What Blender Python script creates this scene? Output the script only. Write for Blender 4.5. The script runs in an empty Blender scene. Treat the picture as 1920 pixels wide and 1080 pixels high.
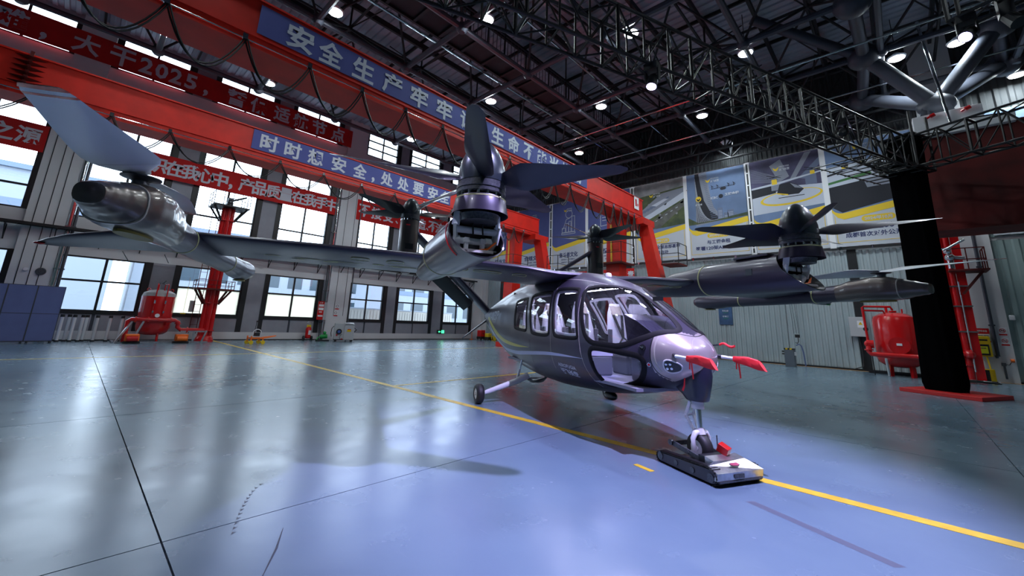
import bpy, bmesh, math, random
from math import sin, cos, pi, radians, atan2, hypot, sqrt
from mathutils import Matrix, Vector
random.seed(7)
SC = bpy.context.scene
COL = SC.collection

# ------------------------------------------------------------------ camera
cam_d = bpy.data.cameras.new('camera'); cam = bpy.data.objects.new('camera', cam_d); COL.objects.link(cam)
def cam_axes(yaw, pitch, roll):
    f = Vector((-sin(yaw)*cos(pitch), cos(yaw)*cos(pitch), sin(pitch)))
    r = Vector((cos(yaw), sin(yaw), 0)); u = r.cross(f)
    c, s = cos(roll), sin(roll)
    return c*r + s*u, -s*r + c*u, f
_r, _u, _f = cam_axes(0.761438, 0.216382, 0.038762)
m = Matrix.Identity(4)
for i in range(3):
    m[i][0], m[i][1], m[i][2] = _r[i], _u[i], -_f[i]
m[2][3] = 1.6
cam.matrix_world = m
cam_d.sensor_width = 36; cam_d.lens = 758.47/1920*36; cam_d.shift_y = -(540-437.85)/1920
cam_d.clip_start = .05; cam_d.clip_end = 400
SC.camera = cam

# ------------------------------------------------------------------ world, sun, big lights, exposure
SC.view_settings.view_transform = 'Standard'; SC.view_settings.look = 'None'
SC.view_settings.exposure = EXPOSURE = 0.35; SC.view_settings.gamma = 1
W = bpy.data.worlds.new('overcast_sky'); SC.world = W; W.use_nodes = True
bg = W.node_tree.nodes['Background']; bg.inputs[0].default_value = (.78, .89, 1.0, 1); bg.inputs[1].default_value = 6.0
def area(name, loc, rot, sx, sy, power, color, portal=False, spread=None):
    l = bpy.data.lights.new(name, 'AREA'); l.shape = 'RECTANGLE'; l.size = sx; l.size_y = sy
    l.energy = power; l.color = color
    if portal: l.cycles.is_portal = True
    if spread: l.spread = spread
    o = bpy.data.objects.new(name, l); COL.objects.link(o); o.location = loc; o.rotation_euler = rot
    return o
# sky portal just outside the glazed wall (guides sampling of the real sky, adds no light)
area('sky_portal', (-29.4, 9, 8), (0, radians(-90), 0), 16, 36, 1, (1, 1, 1), portal=True)
LAMP_POWER = 85
STAGE = 1700

# ------------------------------------------------------------------ materials
MATS = {}
def mat(name, col, rough=.5, metal=0., spec=.5, coat=0., noise=0., nscale=8., bump=0., bscale=60., emit=None, estr=0., alpha=None, trans=0., col2=None, aniso=None):
    if name in MATS: return MATS[name]
    M = bpy.data.materials.new(name); M.use_nodes = True; nt = M.node_tree; b = nt.nodes['Principled BSDF']
    b.inputs['Base Color'].default_value = (*col, 1); b.inputs['Roughness'].default_value = rough
    b.inputs['Metallic'].default_value = metal; b.inputs['Specular IOR Level'].default_value = spec
    b.inputs['Coat Weight'].default_value = coat; b.inputs['Coat Roughness'].default_value = .06
    if emit: b.inputs['Emission Color'].default_value = (*emit, 1); b.inputs['Emission Strength'].default_value = estr
    if noise or bump or col2:
        tc = nt.nodes.new('ShaderNodeTexCoord')
    if noise or col2:
        n = nt.nodes.new('ShaderNodeTexNoise'); n.inputs['Scale'].default_value = nscale; n.inputs['Detail'].default_value = 5
        nt.links.new(tc.outputs['Object'], n.inputs['Vector'])
        r = nt.nodes.new('ShaderNodeValToRGB'); c2 = col2 or tuple(c*(1-noise) for c in col)
        r.color_ramp.elements[0].position = .35; r.color_ramp.elements[1].position = .65
        r.color_ramp.elements[0].color = (*c2, 1); r.color_ramp.elements[1].color = (*col, 1)
        nt.links.new(n.outputs[0], r.inputs[0]); nt.links.new(r.outputs[0], b.inputs['Base Color'])
    if bump:
        n2 = nt.nodes.new('ShaderNodeTexNoise'); n2.inputs['Scale'].default_value = bscale; n2.inputs['Detail'].default_value = 4
        nt.links.new(tc.outputs['Object'], n2.inputs['Vector'])
        bp = nt.nodes.new('ShaderNodeBump'); bp.inputs['Strength'].default_value = bump; bp.inputs['Distance'].default_value = .02
        nt.links.new(n2.outputs[0], bp.inputs['Height']); nt.links.new(bp.outputs[0], b.inputs['Normal'])
    MATS[name] = M; return M
def glass(name, tint, refl=.08, rough=.0, film=None):
    M = bpy.data.materials.new(name); M.use_nodes = True; nt = M.node_tree; nt.nodes.remove(nt.nodes['Principled BSDF'])
    out = nt.nodes['Material Output']
    t = nt.nodes.new('ShaderNodeBsdfTransparent'); t.inputs[0].default_value = (*tint, 1)
    g = nt.nodes.new('ShaderNodeBsdfGlossy'); g.inputs['Roughness'].default_value = rough; g.inputs[0].default_value = (1, 1, 1, 1)
    lw = nt.nodes.new('ShaderNodeLayerWeight'); lw.inputs[0].default_value = .25
    mr = nt.nodes.new('ShaderNodeMapRange'); mr.inputs['To Min'].default_value = refl; mr.inputs['To Max'].default_value = .75
    nt.links.new(lw.outputs['Fresnel'], mr.inputs[0])
    mx = nt.nodes.new('ShaderNodeMixShader'); nt.links.new(mr.outputs[0], mx.inputs[0])
    base = t
    if film:
        tl = nt.nodes.new('ShaderNodeBsdfTranslucent'); tl.inputs[0].default_value = (*film, 1)
        m2 = nt.nodes.new('ShaderNodeMixShader'); m2.inputs[0].default_value = .85
        nt.links.new(t.outputs[0], m2.inputs[1]); nt.links.new(tl.outputs[0], m2.inputs[2]); base = m2
    nt.links.new(base.outputs[0], mx.inputs[1]); nt.links.new(g.outputs[0], mx.inputs[2]); nt.links.new(mx.outputs[0], out.inputs[0])
    MATS[name] = M; return M

def floor_mat():
    M = bpy.data.materials.new('floor_resin'); M.use_nodes = True; nt = M.node_tree; b = nt.nodes['Principled BSDF']; L = nt.links.new
    tc = nt.nodes.new('ShaderNodeNewGeometry')
    n = nt.nodes.new('ShaderNodeTexNoise'); n.inputs['Scale'].default_value = .35; n.inputs['Detail'].default_value = 6; L(tc.outputs['Position'], n.inputs['Vector'])
    r = nt.nodes.new('ShaderNodeValToRGB'); r.color_ramp.elements[0].position = .3; r.color_ramp.elements[1].position = .7
    r.color_ramp.elements[0].color = (.105, .165, .225, 1); r.color_ramp.elements[1].color = (.145, .215, .275, 1)
    L(n.outputs[0], r.inputs[0])
    # scuffs: stretched fine noise
    mp = nt.nodes.new('ShaderNodeMapping'); mp.inputs['Scale'].default_value = (.6, 9, 1); mp.inputs['Rotation'].default_value = (0, 0, .5); L(tc.outputs['Position'], mp.inputs[0])
    n2 = nt.nodes.new('ShaderNodeTexNoise'); n2.inputs['Scale'].default_value = 1.4; n2.inputs['Detail'].default_value = 10; n2.inputs['Roughness'].default_value = .7; L(mp.outputs[0], n2.inputs['Vector'])
    r2 = nt.nodes.new('ShaderNodeValToRGB'); r2.color_ramp.elements[0].position = .62; r2.color_ramp.elements[1].position = .8
    r2.color_ramp.elements[0].color = (0, 0, 0, 1); r2.color_ramp.elements[1].color = (.5, .5, .5, 1); L(n2.outputs[0], r2.inputs[0])
    mx = nt.nodes.new('ShaderNodeMix'); mx.data_type = 'RGBA'; L(r2.outputs[0], mx.inputs[0]); L(r.outputs[0], mx.inputs[6]); mx.inputs[7].default_value = (.24, .31, .38, 1)
    L(mx.outputs[2], b.inputs['Base Color'])
    n3 = nt.nodes.new('ShaderNodeTexNoise'); n3.inputs['Scale'].default_value = 2.2; n3.inputs['Detail'].default_value = 8; L(tc.outputs['Position'], n3.inputs['Vector'])
    mr = nt.nodes.new('ShaderNodeMapRange'); mr.inputs['To Min'].default_value = .16; mr.inputs['To Max'].default_value = .34; L(n3.outputs[0], mr.inputs[0]); L(mr.outputs[0], b.inputs['Roughness'])
    n4 = nt.nodes.new('ShaderNodeTexNoise'); n4.inputs['Scale'].default_value = 5; n4.inputs['Detail'].default_value = 3; L(tc.outputs['Position'], n4.inputs['Vector'])
    bp = nt.nodes.new('ShaderNodeBump'); bp.inputs['Strength'].default_value = .05; bp.inputs['Distance'].default_value = .02; L(n4.outputs[0], bp.inputs['Height']); L(bp.outputs[0], b.inputs['Normal'])
    b.inputs['Specular IOR Level'].default_value = .6
    MATS['floor'] = M; return M

FLOOR = floor_mat()
CONC = mat('painted_concrete', (.52, .53, .55), .8, noise=.12, nscale=1.2)
CONC_L = mat('white_painted_wall', (.66, .67, .70), .8, noise=.06, nscale=.8)
SIDING = mat('grey_siding', (.30, .31, .36), .6, noise=.1, nscale=2)
BLACK = mat('black_frame_metal', (.012, .013, .016), .45)
STEEL_D = mat('dark_steel', (.012, .014, .019), .6, noise=.3, nscale=3)
STRUT = mat('strut_grey_paint', (.06, .067, .09), .4)
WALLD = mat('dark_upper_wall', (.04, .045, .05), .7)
STEEL_G = mat('grey_blue_steel', (.055, .062, .085), .45, metal=.2)
DECKM = mat('roof_deck_sheet', (.40, .46, .56), .5, metal=.1, noise=.2, nscale=.6)
CLAD = mat('pale_corrugated_sheet', (.36, .43, .46), .5, metal=.1, noise=.12, nscale=.7)
CLAD_G = mat('green_grey_corrugated_sheet', (.27, .36, .36), .5, metal=.1, noise=.12, nscale=.7)
RED = mat('crane_red', (.74, .016, .004), .5, noise=.22, nscale=1.4)
RED_D = mat('dark_red', (.13, .005, .004), .7, noise=.55, nscale=1.1)
REDP = mat('fire_red', (.55, .008, .01), .22, coat=.5)
BANR = mat('red_banner_cloth', (.60, .010, .010), .85, noise=.2, nscale=.8)
BANB = mat('blue_banner_cloth', (.09, .11, .36), .8, noise=.12, nscale=.8)
LETT = mat('grey_lettering', (.62, .62, .70), .8)
LETW = mat('white_lettering', (.62, .66, .74), .8)
WHITE = mat('white_paint', (.75, .76, .80), .45)
POSTER = mat('poster_white', (.50, .53, .60), .75, noise=.06, nscale=.6)
YEL = mat('poster_yellow', (.75, .52, .03), .75)
NAVY = mat('poster_navy', (.03, .04, .13), .75)
PBLUE = mat('poster_blue', (.085, .105, .31), .75, noise=.25, nscale=.5)
LINEY = mat('floor_yellow_paint', (.72, .48, .035), .4, noise=.25, nscale=6)
CABLE = mat('black_rubber', (.01, .01, .012), .5)
CLOTH = mat('black_drape', (.0025, .0025, .003), 1.0, spec=0)
SEAL = mat('black_window_seal', (.004, .004, .006), .7, spec=.25)
PAINT = mat('purple_grey_metallic_paint', (.055, .048, .080), .34, metal=.35, coat=.15)
PAINT_N = mat('beige_grey_nose_paint', (.42, .37, .38), .3, metal=.35, coat=.6)
PAINT_T = mat('bronze_grey_pod_paint', (.13, .11, .105), .32, metal=.6, coat=.6)
CARBON = mat('carbon_black', (.012, .013, .017), .32, coat=.4)
SPIN = mat('dark_teal_spinner', (.03, .042, .055), .3, metal=.3, coat=.4)
BLADEG = mat('pale_blue_grey_blade', (.82, .86, .93), .4, coat=.3)
BLADED = mat('dark_slate_blade', (.018, .018, .032), .38, coat=.3)
TAPE = mat('pale_yellow_tape', (.62, .62, .30), .6)
SEAM = mat('beige_seam', (.45, .42, .38), .5)
MECH = mat('white_mechanism_metal', (.80, .86, .92), .35)
POLI = mat('polished_post', (.80, .82, .86), .25, metal=.35)
MECHD = mat('grey_mechanism_metal', (.13, .14, .16), .4, metal=.6, noise=.4, nscale=40)
CHROME = mat('chrome', (.75, .77, .8), .12, metal=1)
TYRE = mat('tyre_rubber', (.015, .015, .018), .55)
SEATW = mat('white_seat_leather', (.58, .57, .70), .5)
SEATB = mat('taupe_headrest', (.30, .26, .25), .5)
SEATG = mat('grey_seat_panel', (.10, .10, .13), .5)
DARKIN = mat('dark_interior', (.02, .02, .028), .7)
LINER = mat('light_cabin_liner', (.35, .35, .42), .7)
REDC = mat('red_fabric_cover', (.85, .02, .03), .6)
ALU = mat('scratched_aluminium', (.62, .63, .68), .3, metal=.9, noise=.25, nscale=14)
YPLAS = mat('yellow_plastic', (.72, .50, .01), .4)
ORANGE = mat('orange_paint', (.85, .16, .01), .4)
GREEN = mat('green_paint', (.01, .30, .06), .4)
GREYB = mat('grey_cabinet_paint', (.42, .44, .47), .5)
BLUEP = mat('blue_partition_fabric', (.12, .155, .36), .8, noise=.1, nscale=2)
OUTW = mat('outside_white_facade', (.24, .27, .32), .8)
OUTB = mat('outside_blue_facade', (.13, .17, .25), .8)
OUTG = mat('outside_dark_glazing', (.03, .05, .07), .3)
CONT = mat('container_cream', (.34, .32, .29), .7)
ASPH = mat('outside_paving', (.13, .14, .14), .9)
LAMPE = mat('lamp_glow', (1, 1, 1), emit=(.92, .96, 1), estr=30)
GLASSW = glass('window_glass', (.92, .96, 1.0), .04)
FROST = glass('frosted_film_glass', (.9, .9, .85), .03, film=(.80, .78, .70))
CANOPY = glass('canopy_glass', (.80, .82, .88), .07)
EXITG = mat('exit_sign_green', (.01, .3, .08), emit=(.05, 1, .3), estr=2.5)

# ------------------------------------------------------------------ mesh helpers
class MB:
    def __init__(s, M=None): s.v = []; s.f = []; s.M = M
    def add(s, vs, fs, M=None):
        o = len(s.v)
        for p in vs:
            p = Vector(p)
            if M is not None: p = M @ p
            if s.M is not None: p = s.M @ p
            s.v.append(tuple(p))
        for f in fs: s.f.append(tuple(i+o for i in f))
        return s
    def box(s, x0, x1, y0, y1, z0, z1, M=None):
        v = [(x, y, z) for x in (x0, x1) for y in (y0, y1) for z in (z0, z1)]
        return s.add(v, [(0, 1, 3, 2), (4, 6, 7, 5), (0, 4, 5, 1), (2, 3, 7, 6), (0, 2, 6, 4), (1, 5, 7, 3)], M)
    def bar(s, p, q, w, h=None, up=(0, 0, 1)):
        h = h or w; p = Vector(p); q = Vector(q); d = (q-p).normalized(); up = Vector(up)
        a = d.cross(up)
        if a.length < 1e-3: a = d.cross(Vector((1, 0, 0)))
        a.normalize(); b = a.cross(d)
        v = []
        for c in (p, q):
            for i, j in ((-1, -1), (1, -1), (1, 1), (-1, 1)): v.append(c + a*i*w/2 + b*j*h/2)
        return s.add(v, [(0, 1, 2, 3), (7, 6, 5, 4), (0, 4, 5, 1), (1, 5, 6, 2), (2, 6, 7, 3), (3, 7, 4, 0)])
    def cyl(s, p, q, r0, r1=None, n=10, caps=True):
        r1 = r0 if r1 is None else r1
        return s.path([p, q], [r0, r1], n, caps=caps)
    def path(s, pts, r, n=8, caps=True, closed=False):
        pts = [Vector(p) for p in pts]; k = len(pts)
        rr = r if isinstance(r, (list, tuple)) else [r]*k
        vs = []; ref = None
        for i, p in enumerate(pts):
            if closed: d = pts[(i+1) % k]-pts[i-1]
            else: d = pts[min(i+1, k-1)]-pts[max(i-1, 0)]
            d.normalize()
            if ref is None:
                ref = Vector((0, 0, 1)) if abs(d.z) < .9 else Vector((1, 0, 0))
            a = d.cross(ref); a.normalize(); b = a.cross(d); ref = b
            for j in range(n):
                t = 2*pi*j/n; vs.append(p + a*cos(t)*rr[i] + b*sin(t)*rr[i])
        fs = []
        for i in range(k if closed else k-1):
            for j in range(n):
                A = i*n+j; B = i*n+(j+1) % n; C = ((i+1) % k)*n+(j+1) % n; D = ((i+1) % k)*n+j
                fs.append((A, B, C, D))
        if caps and not closed:
            fs.append(tuple(range(n))[::-1]); fs.append(tuple((k-1)*n+j for j in range(n)))
        return s.add(vs, fs)
    def lathe(s, prof, n=20, M=None, cap0=True, cap1=True):
        vs = []; fs = []
        for r, z in prof:
            for j in range(n): t = 2*pi*j/n; vs.append((r*cos(t), r*sin(t), z))
        for i in range(len(prof)-1):
            for j in range(n): fs.append((i*n+j, i*n+(j+1) % n, (i+1)*n+(j+1) % n, (i+1)*n+j))
        if cap0: fs.append(tuple(range(n))[::-1])
        if cap1: fs.append(tuple((len(prof)-1)*n+j for j in range(n)))
        return s.add(vs, fs, M)
    def rings(s, rings, cap=True, wrap=True, M=None):
        n = len(rings[0]); vs = [p for r in rings for p in r]; fs = []
        for i in range(len(rings)-1):
            for j in range(n if wrap else n-1):
                fs.append((i*n+j, i*n+(j+1) % n, (i+1)*n+(j+1) % n, (i+1)*n+j))
        if cap: fs.append(tuple(range(n))[::-1]); fs.append(tuple((len(rings)-1)*n+j for j in range(n)))
        return s.add(vs, fs, M)
    def prism(s, poly, h0, h1, M=None):
        n = len(poly); vs = [(x, y, h0) for x, y in poly]+[(x, y, h1) for x, y in poly]
        fs = [tuple(range(n))[::-1], tuple(range(n, 2*n))]+[(i, (i+1) % n, (i+1) % n+n, i+n) for i in range(n)]
        return s.add(vs, fs, M)
    def ball(s, c, rx, ry=None, rz=None, n=14, m_=8):
        ry = ry or rx; rz = rz or rx; c = Vector(c)
        rs = []
        for i in range(1, m_):
            t = pi*i/m_-pi/2
            rs.append([c+Vector((rx*cos(t)*cos(2*pi*j/n), ry*cos(t)*sin(2*pi*j/n), rz*sin(t))) for j in range(n)])
        return s.rings(rs)
    def build(s, name, material, parent=None, smooth=False, bevel=0, fixn=True):
        me = bpy.data.meshes.new(name); me.from_pydata([tuple(v) for v in s.v], [], s.f); me.update()
        if fixn:
            b = bmesh.new(); b.from_mesh(me); bmesh.ops.recalc_face_normals(b, faces=b.faces)
            b.to_mesh(me); b.free()
        if smooth:
            me.polygons.foreach_set('use_smooth', [True]*len(me.polygons)); me.set_sharp_from_angle(angle=radians(38))
        me.materials.append(material)
        o = bpy.data.objects.new(name, me); COL.objects.link(o)
        if parent is not None: o.parent = parent
        if bevel:
            md = o.modifiers.new('bevel', 'BEVEL'); md.width = bevel; md.segments = 2; md.limit_method = 'ANGLE'
        return o
def tag(o, label, cat, group=None):
    o['label'] = label; o['category'] = cat
    if group: o['group'] = group
    return o
def thing(name, label, cat, loc=(0, 0, 0), rz=0., group=None):
    o = bpy.data.objects.new(name, None); COL.objects.link(o); o.location = loc; o.rotation_euler = (0, 0, rz)
    o.empty_display_size = .2
    return tag(o, label, cat, group)
def struct(o): o['kind'] = 'structure'; return o
def sthing(name, loc=(0, 0, 0)):
    o = bpy.data.objects.new(name, None); COL.objects.link(o); o.location = loc; return struct(o)
def inst(o, parent, loc=None, rot=None, M=None):
    c = o.copy(); COL.objects.link(c); c.parent = parent
    if M is not None: c.matrix_local = M
    if loc is not None: c.location = loc
    if rot is not None: c.rotation_euler = rot
    return c
def dup(root, loc, rz=None, label=None):
    r = root.copy(); COL.objects.link(r); r.location = loc
    if rz is not None: r.rotation_euler = (0, 0, rz)
    if label: r['label'] = label
    for ch in list(root.children):
        c = ch.copy(); COL.objects.link(c); c.parent = r
        for g in list(ch.children):
            d = g.copy(); COL.objects.link(d); d.parent = c
    return r
FX = Matrix(((0, 0, 1, 0), (1, 0, 0, 0), (0, 1, 0, 0), (0, 0, 0, 1)))      # plane facing +X : u->+Y, v->+Z
FY = Matrix(((1, 0, 0, 0), (0, 0, -1, 0), (0, 1, 0, 0), (0, 0, 0, 1)))     # plane facing -Y : u->+X, v->+Z
def at(M, x, y, z): return Matrix.Translation((x, y, z)) @ M
def text_data(s, size, bold=.0, ext=.002):
    c = bpy.data.curves.new('txt', 'FONT'); c.body = s; c.size = size; c.extrude = ext; c.offset = bold*size
    c.align_x = 'CENTER'; c.align_y = 'CENTER'; c.resolution_u = 2
    o = bpy.data.objects.new('txt', c); COL.objects.link(o)
    dg = bpy.context.evaluated_depsgraph_get(); me = bpy.data.meshes.new_from_object(o.evaluated_get(dg))
    bpy.data.objects.remove(o); bpy.data.curves.remove(c)
    return [tuple(v.co) for v in me.vertices], [tuple(p.vertices) for p in me.polygons]
def text(mb, s, size, M, width=None, height=None, bold=.02, ext=.003):
    v, f = text_data(s, size, bold, ext)
    if not v: return
    xs = [p[0] for p in v]; ys = [p[1] for p in v]
    w = max(xs)-min(xs); h = max(ys)-min(ys); cx = (max(xs)+min(xs))/2; cy = (max(ys)+min(ys))/2
    sx = width/w if width else 1; sy = height/h if height else (sx if width else 1)
    mb.add([((x-cx)*sx, (y-cy)*sy, z) for x, y, z in v], f, M)
# ================================================================== SETTING
WX = -28.3; RY = 26.05
floor = struct(MB().box(-45, 18, -16, 30, -.3, -.03).build('floor', ASPH))
xs = [-33.0+4.8385*i for i in range(12)]; xs[0] = -28.9
ys = [-15.0, -7.3, .72, 8.5, 16.4, 26.2]
J = .006
for i in range(len(xs)-1):
    if xs[i+1] <= -28.9: continue
    for j in range(len(ys)-1):
        MB().box(max(xs[i], -28.9)+J, xs[i+1]-J, ys[j]+J, ys[j+1]-J, -.05, 0).build('floor_slab', FLOOR, floor)
struct(MB().box(-28.1, 18, 5.49, 5.64, .0005, .003).build('trim_1', LINEY))
struct(MB().box(-9.16, -9.04, 5.64, 26, .0005, .003).build('trim_2', LINEY))
struct(MB().box(-19.0, -18.88, -15, 26, .0005, .003).build('trim_3', LINEY))
struct(MB().box(-28.2, 18, 25.80, 25.86, .0005, .004).box(-28.2, 18, 25.66, 25.70, .0005, .004).build('trim_4', mat('orange_edge_tape', (.65, .27, .02), .4)))
struct(MB().box(-2.52, -2.26, 4.86, 4.93, .0005, .003, Matrix.Translation((-2.4, 4.9, 0)) @ Matrix.Rotation(-.3, 4, 'Z') @ Matrix.Translation((2.4, -4.9, 0))).build('trim_5', LINEY))
# tyre marks and scuffs lying on the floor (wear with a shape of its own)
mk = MB()
for k in range(13):
    t_ = k/12; x = -4.64+.75*t_+.10*t_*t_; y = 1.53-.42*t_**.8; an = -.55-.25*t_
    mk.add([(-.025, -.022, .0012), (.028, 0, .0012), (-.02, .012, .0012), (-.008, -.004, .0012)], [(0, 1, 3), (3, 1, 2)], Matrix.Translation((x, y, 0)) @ Matrix.Rotation(an, 4, 'Z'))
mk.path([(-3.63, 1.4, .001), (-3.36, 1.27, .001), (-3.09, 1.11, .001)], [.002, .008, .003], 4)
struct(mk.build('floor_scuffs', mat('rubber_mark', (.05, .06, .08), .5)))
struct(MB().add([(-1.30, 4.77, .0008), (-1.24, 4.84, .0008), (-.18, 4.40, .0008), (-.24, 4.33, .0008)], [(0, 1, 2, 3)]).build('floor_stain', mat('floor_stain', (.075, .09, .13), .5)))

# ---- left wall ----
wl = sthing('wall_left')
def seg(y0, y1, z0, z1, m, name='wall_panel', x0=WX-.25, x1=WX): MB().box(x0, x1, y0, y1, z0, z1).build(name, m, wl)
COLS = [(-16.2, -14.8), (-2.26, -.98), (11.66, 13.12), (24.75, 26.1)]
for y0, y1 in COLS:
    MB().box(WX-.3, WX+.22, y0, y1, 0, 16.2).build('column', CONC_L, wl)
BAYS = []
for b0, b1 in ((-14.8, -2.26), (-.98, 11.66), (13.12, 24.75)):
    seg(b0, b1, 0, .45, CONC_L, x1=WX+.06)
    seg(b0, b1, 3.95, 5.8, CONC_L, 'wall_band'); seg(b0, b1, 11.15, 13.75, CONC_L, 'wall_band'); seg(b0, b1, 15.7, 16.3, SIDING, 'wall_band')
    w = (b1-b0)
    if b0 < -10: wins = [(-14.6, -11.5), (-10.3, -7.2), (-5.6, -2.4)]
    elif b0 < 0: wins = [(-.75, 2.17), (3.6, 6.62), (7.98, 11.0)]
    else: wins = [(13.25, 15.85), (17.12, 20.1), (21.55, 24.45)]
    BAYS.append((b0, b1, wins))
wn = [0]
def window(y0, y1, z0, z1, ysp, zsp, panes=GLASSW, low=None, fr=.07, deep=.16):
    """one window: outer frame and bars, each pane its own piece"""
    wn[0] += 1
    w = sthing('window_%d' % wn[0], (WX-.08, (y0+y1)/2, (z0+z1)/2)); cy, cz = (y0+y1)/2, (z0+z1)/2
    ye = [y0-cy]+[y-cy for y in ysp]+[y1-cy]; ze = [z0-cz]+[z-cz for z in zsp]+[z1-cz]
    f = MB()
    for y in (ye[0]+fr/2, ye[-1]-fr/2): f.box(-deep/2, deep/2, y-fr/2, y+fr/2, ze[0], ze[-1])
    for z in (ze[0]+fr/2, ze[-1]-fr/2): f.box(-deep/2, deep/2, ye[0]+fr, ye[-1]-fr, z-fr/2, z+fr/2)
    f.build('window_frame', BLACK, w)
    for y in ye[1:-1]: MB().box(-.05, .05, y-.05, y+.05, ze[0]+fr, ze[-1]-fr).build('mullion', BLACK, w)
    for z in ze[1:-1]: MB().box(-.045, .055, ye[0]+fr, ye[-1]-fr, z-.045, z+.045).build('transom', BLACK, w)
    for a in range(len(ye)-1):
        for b in range(len(ze)-1):
            p0 = ye[a]+(fr if a == 0 else .05); p1 = ye[a+1]-(fr if a == len(ye)-2 else .05)
            q0 = ze[b]+(fr if b == 0 else .045); q1 = ze[b+1]-(fr if b == len(ze)-2 else .045)
            m_ = low if (low and b == 0) else panes
            MB().box(-.006, .006, p0, p1, q0, q1).build('pane', m_, w)
    return w
for bi, (b0, b1, wins) in enumerate(BAYS):
    prev = b0
    for wi, (y0, y1) in enumerate(wins):
        mid = (y0+y1)/2
        window(y0, y1, 1.36, 3.95, [mid], [2.8], low=FROST if (bi == 1 and wi > 0) else None)
        window(y0, y1, 5.8, 11.15, [mid], [6.9, 9.6])
        window(y0, y1, 13.75, 15.7, [mid], [14.4, 15.0] if bi == 2 else [14.6])
        # black posts each side of the glazing, full height of each tier
        for (za, zb) in ((.45, 3.95), (5.8, 11.15), (13.75, 15.7)):
            MB().box(WX-.2, WX+.07, y1, y1+.28, za, zb).build('frame_post', BLACK, wl)
            MB().box(WX-.2, WX+.07, y0-.22, y0, za, zb).build('frame_post', BLACK, wl)
        MB().box(WX-.2, WX+.05, y0, mid-.06, .45, 1.22).build('sill_panel', SIDING, wl)
        MB().box(WX-.2, WX+.05, mid+.06, y1, .45, 1.22).build('sill_panel', SIDING, wl)
        MB().box(WX-.2, WX+.02, mid-.06, mid+.06, .45, 1.22).build('frame_post', STEEL_G, wl)
        MB().box(WX-.2, WX+.09, y0, y1, 1.22, 1.36).build('sill', BLACK, wl)
        nxt = wins[wi+1][0] if wi < 2 else b1
        for (za, zb) in ((.45, 3.95), (5.8, 11.15), (13.75, 15.7)):
            if wi == 0 and y0-.22 > b0+.02: MB().box(WX-.2, WX+.02, b0, y0-.22, za, zb).build('wall_panel', CONC_L, wl)
            a, b = y1+.28, (nxt-.22 if wi < 2 else b1)
            if b-a > .02:
                if bi == 1 and wi == 0 and za < 1:      # louvred panel behind the tank
                    MB().box(WX-.2, WX, a, b, za, zb).build('wall_panel', SIDING, wl)
                    lv = MB()
                    for k in range(30): lv.box(WX, WX+.03, a+.02, b-.02, 1.5+k*.08, 1.54+k*.08)
                    lv.build('louvre', SIDING, wl)
                else: MB().box(WX-.2, WX+.02, a, b, za, zb).build('wall_panel', SIDING, wl)
struct(MB().box(WX+.06, WX+.10, -14.8, 24.7, .0, .05).build('baseboard_left', BLACK))
# downpipes, conduits, round speaker on the columns
for k, (y, r, x, m_) in enumerate(((-.86, .09, WX+.24, CHROME), (-.70, .06, WX+.26, MECHD), (11.5, .07, WX+.24, CHROME), (11.36, .04, WX+.26, MECHD), (13.2, .04, WX+.26, MECHD))):
    p = MB().cyl((x, y, 0), (x, y, 12.6 if k < 2 else 11), r, n=10)
    for z in (1.2, 3.2, 5.2, 7.2, 9.2): p.box(x-.12, x+.12, y-r-.03, y+r+.03, z, z+.05)
    p.build('downpipe', m_, wl, True)
for y in (-2.0, -1.64, -1.35, 12.15, 12.8):
    MB().cyl((WX+.235, y, 2.2 if y < 0 else 1.6), (WX+.235, y, 12), .014, n=5).build('conduit', CABLE, wl)
for y, z, r, l in ((-1.32, 3.05, .17, 'round grey speaker on the concrete column above the blue partition'), (-1.78, 3.1, .09, 'small round white detector on the concrete column above the blue partition')):
    tag(MB().cyl((WX+.22, y, z), (WX+.31, y, z), r, r*.85, 18).cyl((WX+.31, y, z), (WX+.33, y, z), r*.45, n=12).build('wall_speaker' if r > .1 else 'smoke_detector', MECHD if r > .1 else WHITE, None, True), l, 'speaker' if r > .1 else 'detector')
# cable tray with brackets along the left wall, below the upper windows
ct = thing('cable_tray', 'long black cable tray on angle brackets under the upper windows', 'cable tray', (WX+.45, 0, 5.0))
tr = MB()
for s in (-.2, .2): tr.bar((s, -14, .1), (s, 24.7, .1), .03, .12)
for k in range(96): tr.bar((-.2, -14+k*.4, .06), (.2, -14+k*.4, .06), .03)
for s in (-.1, 0, .1): tr.cyl((s, -14, .1), (s, 24.7, .1), .03, n=6)
tr.build('tray', BLACK, ct)
b = MB().bar((-.44, 0, -.65), (-.44, 0, .02), .04).bar((-.44, 0, .0), (.25, 0, .0), .04).bar((-.42, 0, -.62), (.22, 0, -.02), .035); bo = b.build('bracket', BLACK, ct)
for k in range(1, 26): inst(bo, ct, loc=(0, -13.2+k*1.5, 0))
bo.location = (0, -13.2, 0)

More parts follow.
